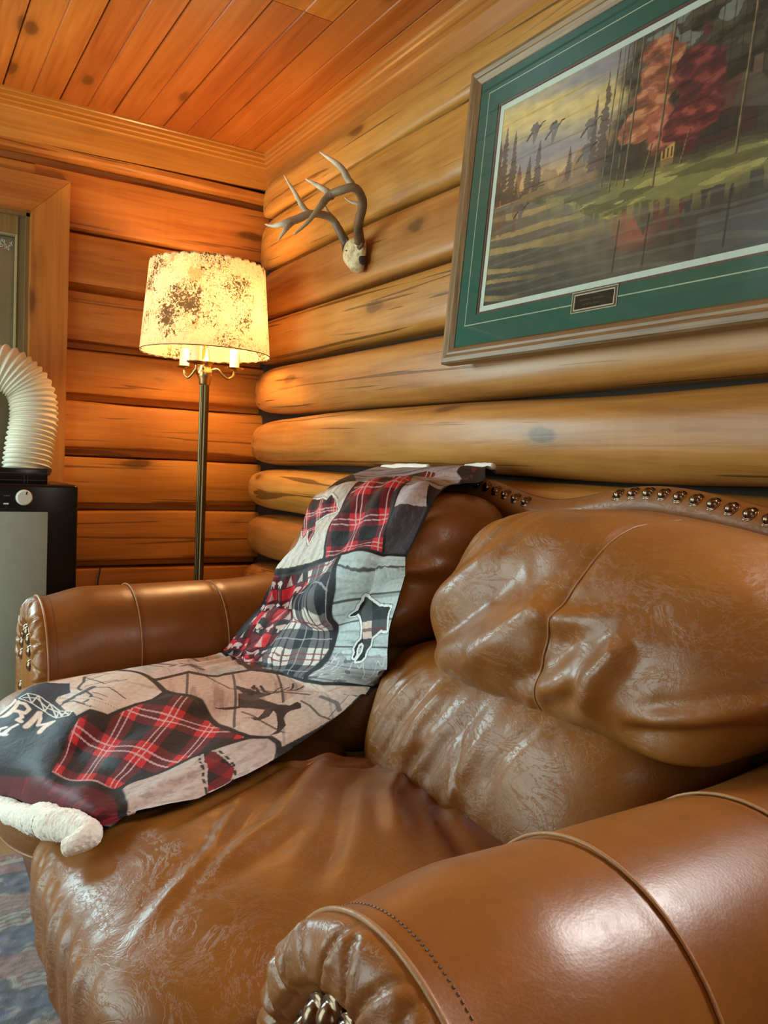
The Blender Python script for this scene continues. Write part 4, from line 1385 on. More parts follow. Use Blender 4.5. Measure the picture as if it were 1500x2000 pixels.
# small lodge animals on red and black checks
a_, b_ = local('bearsC')
m_ = P_['bearsC']
ca, cb = (a_ % 1 < .5), (b_ % 1 < .5)
c.put(m_, srgb(40, 32, 36))
c.put(m_ & (ca ^ cb), srgb(96, 26, 36))
c.put(m_ & ca & cb, srgb(200, 40, 52))
ia, ib = np.floor(a_ * 2), np.floor(b_ * 2)
qa, qb = (a_ * 2) % 1 - .5, (b_ * 2) % 1 - .5
tree = (np.abs(qa) < .32 * (qb + .42) * (.6 + .4 * np.abs(np.sin(qb * 30)))) & (np.abs(qb) < .42)
bear = ((qa / .38) ** 2 + ((qb + .02) / .2) ** 2 < 1) | (((qa - .3) / .14) ** 2 + ((qb + .02) / .12) ** 2 < 1) | ((np.abs(np.abs(qa) - .2) < .07) & (qb > 0) & (qb < .36))
pick = np.sin(ia * 7.1 + ib * 3.7)
c.put(m_ & tree & (pick > .2), srgb(190, 170, 166), .9)
c.put(m_ & bear & (pick < -.1), srgb(206, 180, 176), .9)
c.put(m_ & (np.abs(c.noise(50, 9, 84)) < .05), srgb(26, 22, 26), .8)
tartan(P_['tartan'], 'tartan')
planks(P_['wolf_patch'], srgb(188, 208, 210), (.0, 1), .0655, srgb(140, 156, 162), seed=93)
frost = P_['wolf_patch'] & (Y > .615 + .012 * nz)
c.put(frost, srgb(136, 132, 140), .6)
c.put(frost & (np.abs(c.noise(120, 60, 85)) < .16), srgb(206, 210, 214), .8)
c.put(frost & (nz > .9), srgb(70, 66, 76), .7)
dw = c.dist(BP['wolf'] + BP['wolf'][:1])
c.put(P_['wolf_patch'] & (dw < .0082), srgb(70, 76, 82), .85)
c.put(P_['wolf_patch'] & (dw < .0062), srgb(220, 230, 230), .95)
wf = P_['wolf']
c.put(wf, srgb(20, 21, 25))
wa, wb = local('tartan')
for q, w_ in ((wa, .16), (wb, .16)):
    c.put(wf & (np.abs((q + .1) % 1 - .5) < w_), srgb(70, 76, 78), .6)
c.put(wf & (np.abs((wa + .1) % 1 - .5) < .16) & (np.abs((wb + .1) % 1 - .5) < .16), srgb(210, 192, 180), .9)
c.put(wf & (np.abs((wb + .1) % 1 - .5) < .03), srgb(90, 30, 36), .8)
# seat patches
pk = srgb(206, 180, 166)
planks(P_['mooseD'], pk, (-.8, 1), .078, srgb(170, 134, 122), seed=94)
c.put(P_['mooseD'] & (X > .40), srgb(216, 204, 194), .55)
planks(P_['leafD'], srgb(206, 188, 182), (-.6, 1), .12, srgb(176, 156, 152), seed=95, gap=.0005)
c.put(P_['leafD'] & (c.noise(34, 60, 86) > .75), srgb(150, 160, 160), .5)
planks(P_['farm_cream'], srgb(212, 194, 180), (.3, 1), .2, srgb(192, 170, 158), seed=96, gap=.0004)
c.put(P_['farm_cream'] & (c.noise(22, 30, 87) > .85), srgb(200, 206, 204), .6)
c.put(P_['farm_dark'], srgb(44, 46, 56))
c.put(P_['farm_dark'] & (c.noise(16, 8, 88) > .6), srgb(62, 66, 76), .6)
buffalo(P_['redE'], 'plaidE')
c.put(P_['hem_red'], srgb(84, 22, 34))
c.put(P_['hem_red'] & (c.noise(60, 20, 89) > .5), srgb(116, 26, 40), .7)
# bear
db = c.dist(BP['bear'] + BP['bear'][:1])
c.put(P_['bear_patch'] & (db < .0055), srgb(48, 44, 44), .8)
c.put(P_['bear_patch'] & (db < .0040), srgb(222, 218, 208), .95)
buffalo(P_['bear'] & (P_['bear_patch'] | (X < .1)), 'bearfur', .5, .06)
# moose
c.put(P_['moose'], srgb(46, 38, 40))
c.put(P_['moose'] & (c.noise(60, 60, 97) > .7), srgb(84, 70, 68), .6)
for k in ('antler1', 'antler2', 'antler3', 'antler4', 'antler5', 'antler6'):
    c.line(BLN[k], .0024, srgb(44, 38, 40))
for k in ('plank1', 'plank2', 'plank3'):
    c.line(BLN[k], .0018, srgb(66, 52, 52), .85)
c.line(BLN['plank4'], .0011, srgb(150, 118, 108), .7)
for k, w_ in (('elk1', .0042), ('elk2', .0024), ('elk3', .0012)):
    c.line(BLN[k], w_, srgb(110, 104, 110), .9)
for k in ('leaf1', 'leaf2', 'leaf3', 'leaf4', 'leaf5'):
    c.line(BLN[k], .0050 if k in ('leaf2', 'leaf4') else .0032, srgb(74, 66, 74), .85)
for k in range(1, 12):
    c.line(BLN['mill%d' % k], .0058 if k == 1 else .0014 if k > 4 else .0026, srgb(58, 52, 56), .9)
for x_, y_ in ((.075, 1.005), (.10, 1.0), (.13, 1.0), (.115, 1.03), (.15, 1.02)):
    c.put((np.abs(X - x_) < .006) & (np.abs(Y - y_) < .006), srgb(200, 196, 190), .85)
for k in ('truss1', 'truss2', 'truss3', 'truss4'):
    c.line(BLN[k], .0015, srgb(214, 210, 204), .95)
for k, w_ in (('letA', .0075), ('letR1', .0072), ('letR2', .0046), ('letR3', .0046), ('letM1', .0068), ('letM2', .0044), ('letM3', .0040), ('letM4', .0068)):
    c.line(BLN[k], w_, srgb(222, 206, 192))
for k, w_ in (('letG', .003), ('letO', .0028), ('letD1', .0028), ('letD2', .0026)):
    c.line(BLN[k], w_, srgb(222, 218, 214))
c.line(BLN['dk1'], .0012, srgb(24, 24, 30), .8)
# black sashing between patches
for k, w_ in (('sepBC', .0058), ('sepCD', .0055), ('sepTW', .0085), ('sepDE', .0050), ('sepDM', .0048), ('sepM', .0052), ('sepER', .0045), ('sepRH', .0052), ('hemline', .0075), ('hemblack', .010), ('sepRB', .0042), ('sepGB', .004)):
    c.line(BLN[k], w_, srgb(26, 24, 28))
for k in ('blackR', 'blackB'):
    c.put(P_[k], srgb(22, 21, 25))
# heart applique with stitched outline
buffalo(P_['heart'], 'bearfur', .5, .0)
c.put(P_['heart'] & (c.C[:, 0] > .3), srgb(100, 22, 32), .8)
dh = c.dist(BLN['heart_out'])
arc = np.arctan2(Y - 1.1, X - .42)
c.put((dh < .0019) & P_['heartE'] & (np.sin(arc * 34) > -.3), srgb(30, 26, 28), .95)
c.C *= (1 + .07 * c.noise(420, 420, 98, 2))[:, None]
c.C = np.clip(c.C, .004, .95)
m = NT('printed_fleece')
a_ = m.n('ShaderNodeAttribute', _attribute_name='Col')
w1 = m.n('ShaderNodeTexNoise', Vector=m.coord(), Scale=42.0, Detail=4.0, Distortion=.8)
m.set(Base_Color=a_.outputs['Color'], Roughness=.62, Specular_IOR_Level=.22, Normal=m.bump(w1.outputs[0], .30, .006))
obj('printed_top', FG, gridF(NV, NU), m.m, TH, col=c.C)
LG = FG[::5, ::5] - N[::5, ::5] * .005
LG = clear_sofa(LG, .006, TREES)
LG = LG - 0
M_SHERPA = NT('white_sherpa')
s1 = M_SHERPA.n('ShaderNodeTexNoise', Vector=M_SHERPA.coord(), Scale=170.0, Detail=4.0)
s2 = M_SHERPA.n('ShaderNodeTexVoronoi', Vector=M_SHERPA.coord(), Scale=140.0)
M_SHERPA.set(Base_Color=srgb(240, 240, 228), Roughness=.95, Sheen_Weight=.6, Normal=M_SHERPA.bump(M_SHERPA.math('ADD', s1.outputs[0], s2.outputs['Distance']), .5, .003))
M_SHERPA = M_SHERPA.m
obj('fleece_lining', LG, gridF(*LG.shape[:2]), plain('dark_lining', srgb(40, 36, 38), .9), TH)


def fleece_roll(name, P, r, n=420, seed=5):
    P = catmull(P, n)
    rr = np.interp(np.linspace(0, 1, n), np.linspace(0, 1, len(r)), r)
    P = clear_sofa(P, float(max(r)) * 1.25, TREES)
    P[1:-1] = (P[:-2] + P[1:-1] * 2 + P[2:]) / 4
    V, F = tubeVF(P, rr, 48)
    V = np.asarray(V)
    C0 = np.repeat(P, 48, axis=0)
    D = V - C0
    w = 1 + .07 * fbm(V, 110, seed, 3) + .030 * np.random.RandomState(seed).normal(size=len(V))
    return obj(name, C0 + D * w[:, None], F, M_SHERPA, TH, label='white fleece edge roll')


E_ = FG[-1][::16]
off = np.array([-.014, 0, -.016])
P = [tuple(p + off) for p in E_[:-1]]
e = E_[-1] + off
P += [tuple(e + np.array([.0, -.008, -.004])), tuple(e + np.array([-.012, -.012, -.022])), tuple(e + np.array([-.016, -.006, -.032]))]
fleece_roll('fleece_edge', P, [.017] * 8 + [.020, .022, .021, .012])
T_ = upsample(BG[1:2].repeat(2, 0), 2, 13)[0]
T_[:, 2] += .012
T_[:, 0] = -.110
fleece_roll('fleece_edge', [tuple(p) for p in T_[:6]], [.006, .009, .009, .006], 90, 6)
fleece_roll('fleece_edge', [tuple(p) for p in T_[9:]], [.006, .009, .010, .007], 70, 7)


# ------------------------------------------------------------------ framed print
FBL = np.array([-.115, -1.5013, 1.2657])
FU = np.array([-.000536, -.99997, -.0078])
FV = np.array([.0686, -.00782, .9976])
FN = np.cross(FU, FV)
FN = FN / np.linalg.norm(FN)
if FN[0] > 0:
    FN = -FN
FW, FH = 1.004, .729
PIC = empty('framed_print', FBL, label='large oak framed autumn lake print in green mat on the log wall', category='picture')


def fp(u, v, d):
    return FBL + FU * u + FV * v + FN * d


M_OAK_H = wood('frame_oak_rail', (.15, .090, .035), (.28, .175, .075), (.38, .25, .12), 1, rough=.42, grain=60, along=2.5, knots=0, tone=.2, bump=.25)
M_OAK_V = wood('frame_oak_stile', (.15, .090, .035), (.28, .175, .075), (.38, .25, .12), 2, rough=.42, grain=60, along=2.5, knots=0, tone=.2, bump=.25)
RW = .040
fprof = [(0, -.022), (0, .006), (.004, .011), (.014, .013), (.022, .009), (.027, .010), (.033, .006), (.036, .0035), (RW, .002), (RW, -.014)]
corners = [((0, 0), (1, 1)), ((FW, 0), (-1, 1)), ((FW, FH), (-1, -1)), ((0, FH), (1, -1))]
for k in range(4):
    c0, d0 = corners[k]
    c1, d1 = corners[(k + 1) % 4]
    n = len(fprof)
    V = [fp(c0[0] + d0[0] * w, c0[1] + d0[1] * w, h) for w, h in fprof] + [fp(c1[0] + d1[0] * w, c1[1] + d1[1] * w, h) for w, h in fprof]
    F = [(i, n + i, n + (i + 1) % n, (i + 1) % n) for i in range(n)] + [tuple(range(n)), tuple(range(n, 2 * n))[::-1]]
    obj('frame_rail', V, F, M_OAK_H if k % 2 == 0 else M_OAK_V, PIC, smooth=35)


def fbox(mb, u0, u1, v0, v1, d0, d1):
    V = [fp(u, v, d) for u in (u0, u1) for v in (v0, v1) for d in (d0, d1)]
    mb.add(V, boxVF(0, 1, 0, 1, 0, 1)[1])
    return mb


def fring(name, o, w, d0, d1, mat, par=PIC, **kw):
    """flat rectangular ring: outer rect o = (u0,u1,v0,v1), width w"""
    u0, u1, v0, v1 = o
    outer = [(u0, v0), (u1, v0), (u1, v1), (u0, v1)]
    inner = [(u0 + w, v0 + w), (u1 - w, v0 + w), (u1 - w, v1 - w), (u0 + w, v1 - w)]
    V = [fp(*p, d1) for p in outer] + [fp(*p, d1) for p in inner] + [fp(*p, d0) for p in outer] + [fp(*p, d0) for p in inner]
    F = []
    for i in range(4):
        j = (i + 1) % 4
        F += [(i, j, 4 + j, 4 + i), (4 + i, 4 + j, 12 + j, 12 + i), (i, 8 + i, 8 + j, j), (8 + i, 12 + i, 12 + j, 8 + j)]
    return obj(name, V, F, mat, par, smooth=False, **kw)


M_MAT = plain('green_mat', srgb(50, 102, 90), .85)
M_FIL = plain('burgundy_core', srgb(112, 84, 76), .8)
M_WHITE = plain('white_paper', srgb(228, 236, 226), .8)
M_LINE = plain('cream_line', srgb(205, 205, 180), .8)
mat_w = .0785
fring('mat', (RW - .006, FW - RW + .006, RW - .006, FH - RW + .006), mat_w, -.004, 0.0, M_MAT)
pu0, pv0 = RW - .006 + mat_w, RW - .006 + mat_w
fring('mat_core', (pu0 - .001, FW - pu0 + .001, pv0 - .001, FH - pv0 + .001), .0065, -.006, -.0025, M_FIL)
fring('paper_margin', (pu0 + .003, FW - pu0 - .003, pv0 + .003, FH - pv0 - .003), .016, -.008, -.0055, M_WHITE)
fring('ruled_line', (.0725, FW - .0725, .0725 + .016, FH - .0725 + .0), .0022, -.001, .0006, M_LINE)
# name plate
mb = fbox(MB(), .4395, .5635, .071, .114, .0, .0012)
plate = mb.out('name_plate', M_FIL, PIC, smooth=False)
fring('plate_border', (.4395, .5635, .071, .114), .0016, .0002, .0018, M_LINE, plate)
fring('plate_border', (.4465, .5565, .0755, .1085), .0024, .0012, .0022, plain('pale_gold', (.62, .56, .40), .5), plate)
fbox(MB(), .4485, .5545, .0775, .1065, .001, .0018).out('plate_face', plain('black_plate', (.010, .010, .008), .35), plate, smooth=False)
rs = np.random.RandomState(2)
gm = plain('engraved_bronze', (.13, .105, .07), .5)
mb = MB()
for row, (u0_, u1_, vv, hh) in enumerate(((.462, .492, .0955, .005), (.500, .527, .0955, .005), (.474, .478, .086, .004), (.482, .496, .086, .004), (.501, .516, .086, .004))):
    u = u0_
    while u < u1_:
        w = rs.uniform(.0012, .0026)
        h = hh * rs.uniform(.5, 1)
        fbox(mb, u, u + w * .55, vv - h / 2, vv + h / 2, .0017, .0020)
        u += w + .0009
mb.out('engraving', gm, plate, smooth=False, kind='stuff')

# the print itself: a generic dusk lake with autumn trees
gu, gv = 430, 290
A, B = np.meshgrid(np.linspace(0, 1, gu), np.linspace(0, 1, gv), indexing='ij')
c = Canvas(A, B, srgb(190, 160, 105))
X, Y = c.X, c.Y
shore = .50 - .10 * X + .006 * np.sin(X * 30)
bank = .47 - .20 * sstep(.15, .55, X) + .01 * np.sin(X * 23) + .008 * c.noise(60, 3, 5)
sky = np.clip((Y - .5) / .5, 0, 1)
n = c.noise(5, 22, 1)
yel, mau, gld = np.array(srgb(222, 186, 104)), np.array(srgb(150, 136, 140)), np.array(srgb(214, 160, 84))
t = np.clip(.5 + .55 * np.sin((Y + .22 * X) * 19 + n * .8) + .25 * n, 0, 1)
c.C = yel * (1 - t[:, None]) + mau * t[:, None]
c.put(np.exp(-((Y - .56) / .07) ** 2) * (X < .6), gld, .7)
# distant tree line
c.put((Y < .56 + .035 * c.noise(70, 4, 8) + .10 * sstep(.30, .5, X)) & (Y > shore - .02), srgb(168, 122, 66), .85)
c.put((Y < .53 + .03 * c.noise(90, 6, 9)) & (Y > shore - .02), srgb(134, 98, 58), .6)
# dark wood on the right
edge = .46 + .06 * c.noise(8, 16, 11) + .10 * (1 - Y)
dk = sstep(0, .06, X - edge)
c.put(dk * (Y > shore - .03), srgb(62, 58, 44), .95)
fol = c.noise(46, 60, 12)
c.put(dk * (fol > .25) * (Y > .62), srgb(92, 86, 66), .75)
c.put(dk * (fol < -.55) * (Y > .5), srgb(36, 36, 28), .7)
c.put(dk * (c.noise(40, 50, 14) > .55) * (Y > .85), srgb(140, 140, 132), .75)
for x in np.linspace(.50, .99, 17):
    c.line([(x, .42), (x + .004, 1)], .0022, srgb(46, 42, 34), .7, 1.53)


def spruce(x, y0, y1, w, col, seed):
    m_ = np.clip((Y - y0) / (y1 - y0), 0, 1)
    ww = w * (1 - m_) ** .8 * (.55 + .45 * np.abs(np.sin(m_ * 46 + seed))) * (1 + .35 * c.noise(160, 60, seed, 2))
    c.put((np.abs(X - x) < ww) & (Y > y0) & (Y < y1), col, .92)


for x, y0, y1, w, sd in ((.03, .50, .90, .035, 1), (.075, .50, .86, .03, 2), (.005, .5, .84, .035, 3), (.155, .51, .70, .026, 4), (.195, .51, .76, .028, 5), (.11, .5, .68, .024, 6), (.42, .5, .84, .022, 7), (.33, .5, .66, .018, 8), (.455, .5, .93, .028, 9)):
    spruce(x, y0, y1, w, srgb(96, 70, 48), sd)
c.put((X < .12) * (Y < .62) * (Y > .5) * (c.noise(80, 20, 15) > .1), srgb(184, 112, 58), .7)


def crown(cx, cy, rx, ry, cols, seed):
    q = ((X - cx) / rx) ** 2 + ((Y - cy) / ry) ** 2
    nn = c.noise(30, 34, seed, 3)
    m_ = sstep(.25, -.1, q - 1 + .55 * nn)
    c.put(m_, cols[0], .95)
    n2 = c.noise(60, 90, seed + 1, 3)
    c.put(m_ * (n2 > .15), cols[1], .9)
    c.put(m_ * (n2 > .7), cols[2], .85)
    c.put(m_ * (n2 < -.6), cols[3], .7)


c.put(sstep(.9, .0, ((X - .82) / .16) ** 2 + ((Y - .62) / .2) ** 2 + .2 * c.noise(30, 30, 77)), srgb(40, 38, 32), .8)
# little cabin
c.poly([(.72, .44), (.93, .43), (.93, .54), (.80, .545), (.72, .53)], srgb(70, 44, 38))
c.poly([(.72, .53), (.80, .64), (.88, .66), (.86, .545), (.80, .545)], srgb(104, 58, 50))
c.poly([(.86, .545), (.88, .66), (.93, .63), (.985, .52), (.95, .50)], srgb(92, 80, 66))
c.poly([(.905, .64), (.905, .70), (.93, .70), (.93, .63)], srgb(112, 86, 70))
for k in range(6):
    x = .775 + k * .018
    c.poly([(x, .465), (x + .012, .465), (x + .012, .52), (x, .52)], srgb(44, 50, 44))
c.poly([(.665, .40), (.705, .40), (.705, .50), (.665, .50)], srgb(214, 158, 74))
for k in range(3):
    x = .671 + k * .012
    c.poly([(x, .44), (x + .005, .44), (x + .005, .48), (x, .48)], srgb(88, 58, 34))
crown(.63, .76, .075, .17, (srgb(160, 84, 52), srgb(192, 106, 66), srgb(216, 140, 94), srgb(110, 66, 48)), 31)
crown(.58, .62, .060, .10, (srgb(170, 90, 52), srgb(200, 114, 68), srgb(220, 148, 94), srgb(120, 70, 46)), 33)
crown(.66, .58, .06, .08, (srgb(176, 88, 60), srgb(210, 112, 76), srgb(226, 140, 100), srgb(84, 56, 44)), 34)
crown(.755, .68, .070, .18, (srgb(98, 38, 40), srgb(128, 46, 48), srgb(158, 66, 58), srgb(70, 36, 36)), 35)
crown(.74, .57, .085, .075, (srgb(106, 38, 38), srgb(140, 50, 46), srgb(178, 76, 58), srgb(78, 36, 34)), 37)
# grassy bank
g = (Y < shore - .02 + .01 * c.noise(50, 3, 41)) & (Y > bank) & (X > .16)
c.put(g, srgb(136, 126, 66), .95)
c.put(g * (c.noise(14, 60, 42) > .1), srgb(98, 92, 52), .8)
c.put(g * (c.noise(18, 80, 43) > .7), srgb(188, 170, 92), .8)
c.put((Y < shore) & (Y > shore - .03) & (X > .16), srgb(96, 84, 56), .7)
# lake
wt = (Y <= bank) | ((X <= .16) & (Y < shore))
rip = np.sin(Y * 120 + 3 * c.noise(4, 14, 51)) * .5 + .5
b1, b2, b3 = np.array(srgb(126, 112, 92)), np.array(srgb(196, 156, 92)), np.array(srgb(72, 70, 66))
dpt = np.clip((bank - Y) / .45, 0, 1)
wcol = b1 * (1 - dpt[:, None]) + b3 * dpt[:, None]
c.C = np.where(wt[:, None], wcol, c.C)
c.put(wt * sstep(.55, .2, X + .4 * dpt - .1) * (np.sin((Y + .1 * X) * 75 + 2.2 * c.noise(5, 18, 52)) > .35), b2, .75)
c.put(wt * sstep(.45, .8, X + .1 * c.noise(6, 20, 53)), srgb(58, 56, 52), .85)
c.put(wt * (X > .8) * (Y < .16), srgb(92, 92, 94), .7)
c.put(wt * np.exp(-((X - .60) / .07) ** 2) * sstep(.08, .16, Y) * (c.noise(60, 22, 54) > -.3), srgb(176, 92, 64), .8)
c.put(wt * np.exp(-((X - .72) / .08) ** 2) * sstep(.10, .2, Y) * (c.noise(60, 22, 55) > -.1), srgb(118, 52, 48), .75)
c.put(wt * (np.abs(X - .06) < .06) * (Y > .34) * (c.noise(50, 20, 56) > .0), srgb(120, 80, 54), .6)
c.put(wt * (rip > .86), srgb(150, 138, 116), .22)
rd = np.clip((Y - (bank - .075)) / .075, 0, 1) * (Y < bank + .02)
c.put(rd * (c.noise(170, 14, 57, 2) > .0) * (X > .25), srgb(152, 134, 74), .7)
for x, y0, w in ((.505, .38, .0045), (.53, .40, .0035), (.475, .41, .003), (.555, .385, .0055), (.655, .345, .006), (.62, .40, .004), (.89, .37, .0065), (.735, .40, .0035)):
    y1 = 1.0 if x not in (.735, .62) else .52
    c.line([(x - .006, y0), (x + .012, y1)], w, srgb(74, 60, 42), .95, 1.53)
    c.line([(x - .0085, y0), (x + .0095, y1)], w * .4, srgb(172, 140, 92), .8, 1.53)
    if x in (.555, .655, .89):
        c.line([(x - .006, bank[np.argmin(np.abs(X - x))] - .03), (x - .012, .03)], w * .7, srgb(52, 44, 36), .75, 1.53)


def bird(x, y, s_, flip=1):
    P_ = lambda L: [(x + a * s_, y + b_ * s_ * 1.53) for a, b_ in L]
    c.poly(P_([(-.5, -.16), (-.2, .10), (.2, .12), (.42, .24), (.36, .34), (.1, .36), (-.25, .22), (-.62, -.0)]), srgb(88, 70, 62))
    c.line(P_([(.25, .2), (.52, .46)]), s_ * .07, srgb(58, 50, 42), 1, 1.53)
    c.line(P_([(.52, .46), (.70, .46)]), s_ * .06, srgb(58, 50, 42), 1, 1.53)
    c.poly(P_([(-.30, .08), (.22, .24), (.06, .62), (-.30, .58), (-.55, .30)]), srgb(108, 92, 84))
    c.poly(P_([(-.28, .05), (.26, .14), (.10, -.30), (-.14, -.74), (-.26, -.40)]), srgb(120, 104, 98))
    c.poly(P_([(-.5, -.1), (-.62, -.02), (-.85, -.3), (-.7, -.34)]), srgb(72, 54, 46))


for x, y, s_ in ((.17, .80, .052), (.255, .765, .052), (.405, .70, .05), (.40, .59, .05), (.14, .43, .045)):
    bird(x, y, s_)
c.C *= (1 + .10 * c.noise(90, 120, 61, 2))[:, None]
gy_ = c.C.mean(1, keepdims=True)
c.C = np.clip((gy_ + (c.C - gy_) * .86) * 1.16, .004, 1)
pu1, pv1 = FW - pu0 - .017, FH - pv0 - .017
u0, v0 = pu0 + .017, pv0 + .017
U, Vv = u0 + (pu1 - u0) * A.ravel(), v0 + (pv1 - v0) * B.ravel()
PV = FBL + U[:, None] * FU + Vv[:, None] * FV + FN * -.0068
M_PRINT = vcol('lithograph_paper', .75)
obj('print', PV, gridF(gu, gv), M_PRINT, PIC, col=c.C, smooth=False)
fbox(MB(), .02, FW - .02, .02, FH - .02, -.022, -.010).out('backing_board', plain('backing', (.2, .15, .1), .9), PIC, smooth=False)
m = NT('picture_glass')
gl = m.n('ShaderNodeBsdfGlossy', Color=(1, 1, 1, 1), Roughness=.02)
tp = m.n('ShaderNodeBsdfTransparent', Color=(.95, .985, .97, 1))
fr_ = m.n('ShaderNodeFresnel', IOR=1.45)
mx = m.n('ShaderNodeMixShader', i0=fr_.outputs[0], i1=tp.outputs[0], i2=gl.outputs[0])
m.t.links.new(mx.outputs[0], m.t.nodes['Material Output'].inputs[0])
M_PGLASS = m.m
V = [fp(u, v, .0028) for u, v in ((RW - .004, RW - .004), (FW - RW + .004, RW - .004), (FW - RW + .004, FH - RW + .004), (RW - .004, FH - RW + .004))]
obj('glass', V, [(0, 1, 2, 3)], M_PGLASS, PIC, smooth=False)

# ------------------------------------------------------------------ antler mount
ANT = empty('antler_mount', (-.04, -.92, 1.66), label='deer antlers on a pale skull plate hung on the log wall', category='antlers')
M_ANT = vcol('antler', .5, 120.0, bstr=.5)


def horn(name, pts, r, parent, c0, c1, n=40, pw=1.0):
    P = catmull(pts, n)
    t = np.linspace(0, 1, n)
    rr = np.interp(t, np.linspace(0, 1, len(r)), r)
    V, F = tubeVF(P, rr, 12)
    V = np.asarray(V)
    V += np.random.RandomState(len(pts) * 7 + n).normal(0, .0006, V.shape) * (1 - np.repeat(t, 12) * .7)[:, None]
    tt = np.repeat(t, 12)[:, None] ** pw
    col = np.array(c0) * (1 - tt) + np.array(c1) * tt
    col *= (1 + .18 * fbm(V, 90, 3, 2))[:, None]
    return obj(name, V, F, M_ANT, parent, col=np.clip(col, .01, 1))


DKB, MID, TIP = srgb(88, 66, 46), srgb(150, 132, 104), srgb(232, 214, 186)
a_r = horn('antler', [(-.075, -.968, 1.692), (-.11, -1.02, 1.723), (-.15, -1.112, 1.753), (-.18, -1.148, 1.769), (-.21, -1.163, 1.776), (-.24, -1.144, 1.766), (-.26, -1.115, 1.755), (-.29, -1.112, 1.714), (-.32, -1.105, 1.671), (-.35, -1.085, 1.638)], (.016, .0145, .0135, .013, .0125, .012, .0105, .006, .0025), ANT, DKB, srgb(178, 162, 130), pw=1.6)
horn('tine', [(-.205, -1.158, 1.776), (-.22, -1.149, 1.8), (-.235, -1.126, 1.838), (-.26, -1.043, 1.898)], (.011, .009, .0065, .0018), a_r, MID, TIP, 24)
horn('tine', [(-.255, -1.125, 1.752), (-.265, -1.082, 1.783), (-.28, -1.0, 1.828)], (.0105, .0075, .0018), a_r, MID, TIP, 20)
horn('tine', [(-.15, -1.108, 1.755), (-.17, -1.085, 1.763), (-.19, -1.075, 1.774)], (.006, .0045, .0012), a_r, MID, TIP, 12)
a_l = horn('antler', [(-.07, -.878, 1.70), (-.09, -.85, 1.758), (-.11, -.844, 1.783), (-.14, -.845, 1.79), (-.19, -.848, 1.782), (-.23, -.841, 1.76), (-.27, -.836, 1.74), (-.29, -.803, 1.737), (-.31, -.781, 1.743)], (.015, .0135, .0125, .012, .0115, .0125, .013, .0075, .002), ANT, DKB, TIP, pw=1.4)
horn('tine', [(-.19, -.848, 1.782), (-.2, -.819, 1.808), (-.215, -.782, 1.862), (-.23, -.732, 1.923)], (.010, .0085, .006, .0016), a_l, MID, TIP, 24)
horn('tine', [(-.245, -.838, 1.752), (-.27, -.849, 1.72), (-.29, -.839, 1.684)], (.011, .008, .0016), a_l, MID, TIP, 18)
horn('tine', [(-.105, -.846, 1.782), (-.13, -.837, 1.817), (-.15, -.846, 1.841)], (.006, .0045, .0012), a_l, MID, TIP, 12)
for y, z in ((-.968, 1.690), (-.878, 1.698)):
    aa = np.linspace(0, 2 * PI, 24, endpoint=False)
    rr_ = .0165 + .002 * np.sin(aa * 7)
    P = np.stack([-.074 + 0 * aa, y + rr_ * np.cos(aa), z + rr_ * np.sin(aa)], -1)
    obj('burr', *tubeVF(P, .0055, 7, closed=True), plain('burr', srgb(96, 74, 54), .7), ANT)
Q, F = cube_sphere(22)
r_ = (np.abs(Q) ** 3).sum(1) ** (1 / 3)
S = Q / r_[:, None]
wd = .058 - .026 * sstep(.3, -1, S[:, 2]) + .006 * S[:, 2]
V = np.stack([-.062 + S[:, 0] * .028 * (1 - .35 * np.abs(S[:, 1])), -.92 + S[:, 1] * wd - .012 * (S[:, 2] < 0) * S[:, 2] * -1, 1.66 + S[:, 2] * .052], -1)
V += (.0035 * fbm(V, 60, 9, 2))[:, None] * S
m = NT('skull_bone')
n1 = m.n('ShaderNodeTexNoise', Vector=m.coord(), Scale=60.0, Detail=5.0)
m.set(Base_Color=m.ramp(n1.outputs[0], [(.3, srgb(150, 118, 74)), (.5, srgb(212, 192, 146)), (.7, srgb(230, 216, 176))]), Roughness=.7)
obj('skull_plate', V, F, m.m, ANT)
M_HOLE = plain('bone_shadow', (.05, .035, .02), .9)
obj('screw_hole', *latheVF([(0, .002), (.004, .0015), (.0045, 0), (0, -.002)], (0, 0, 0), 12), M_HOLE, ANT, local=True).location = (-.0508, .004, .012)
Q, F = cube_sphere(8)
S = Q / np.linalg.norm(Q, axis=1)[:, None]
obj('eye_socket', np.array([-.058, -.963, 1.642]) + S * np.array([.014, .008, .017]), F, M_HOLE, ANT)

# ------------------------------------------------------------------ window at the left with casing, sash and panel
WIN = empty('window_1', (WX1, YB, WZ0), kind='structure')
cw = .128
yf, yb_ = .006, .075


def slab(name, poly, y0, y1, mat, parent, smooth=False, **kw):
    n = len(poly)
    V = [(x, y0, z) for x, z in poly] + [(x, y1, z) for x, z in poly]
    F = [tuple(range(n)), tuple(range(n, 2 * n))[::-1]] + [(i, n + i, n + (i + 1) % n, (i + 1) % n) for i in range(n)]
    return obj(name, V, F, mat, parent, smooth=smooth, **kw)


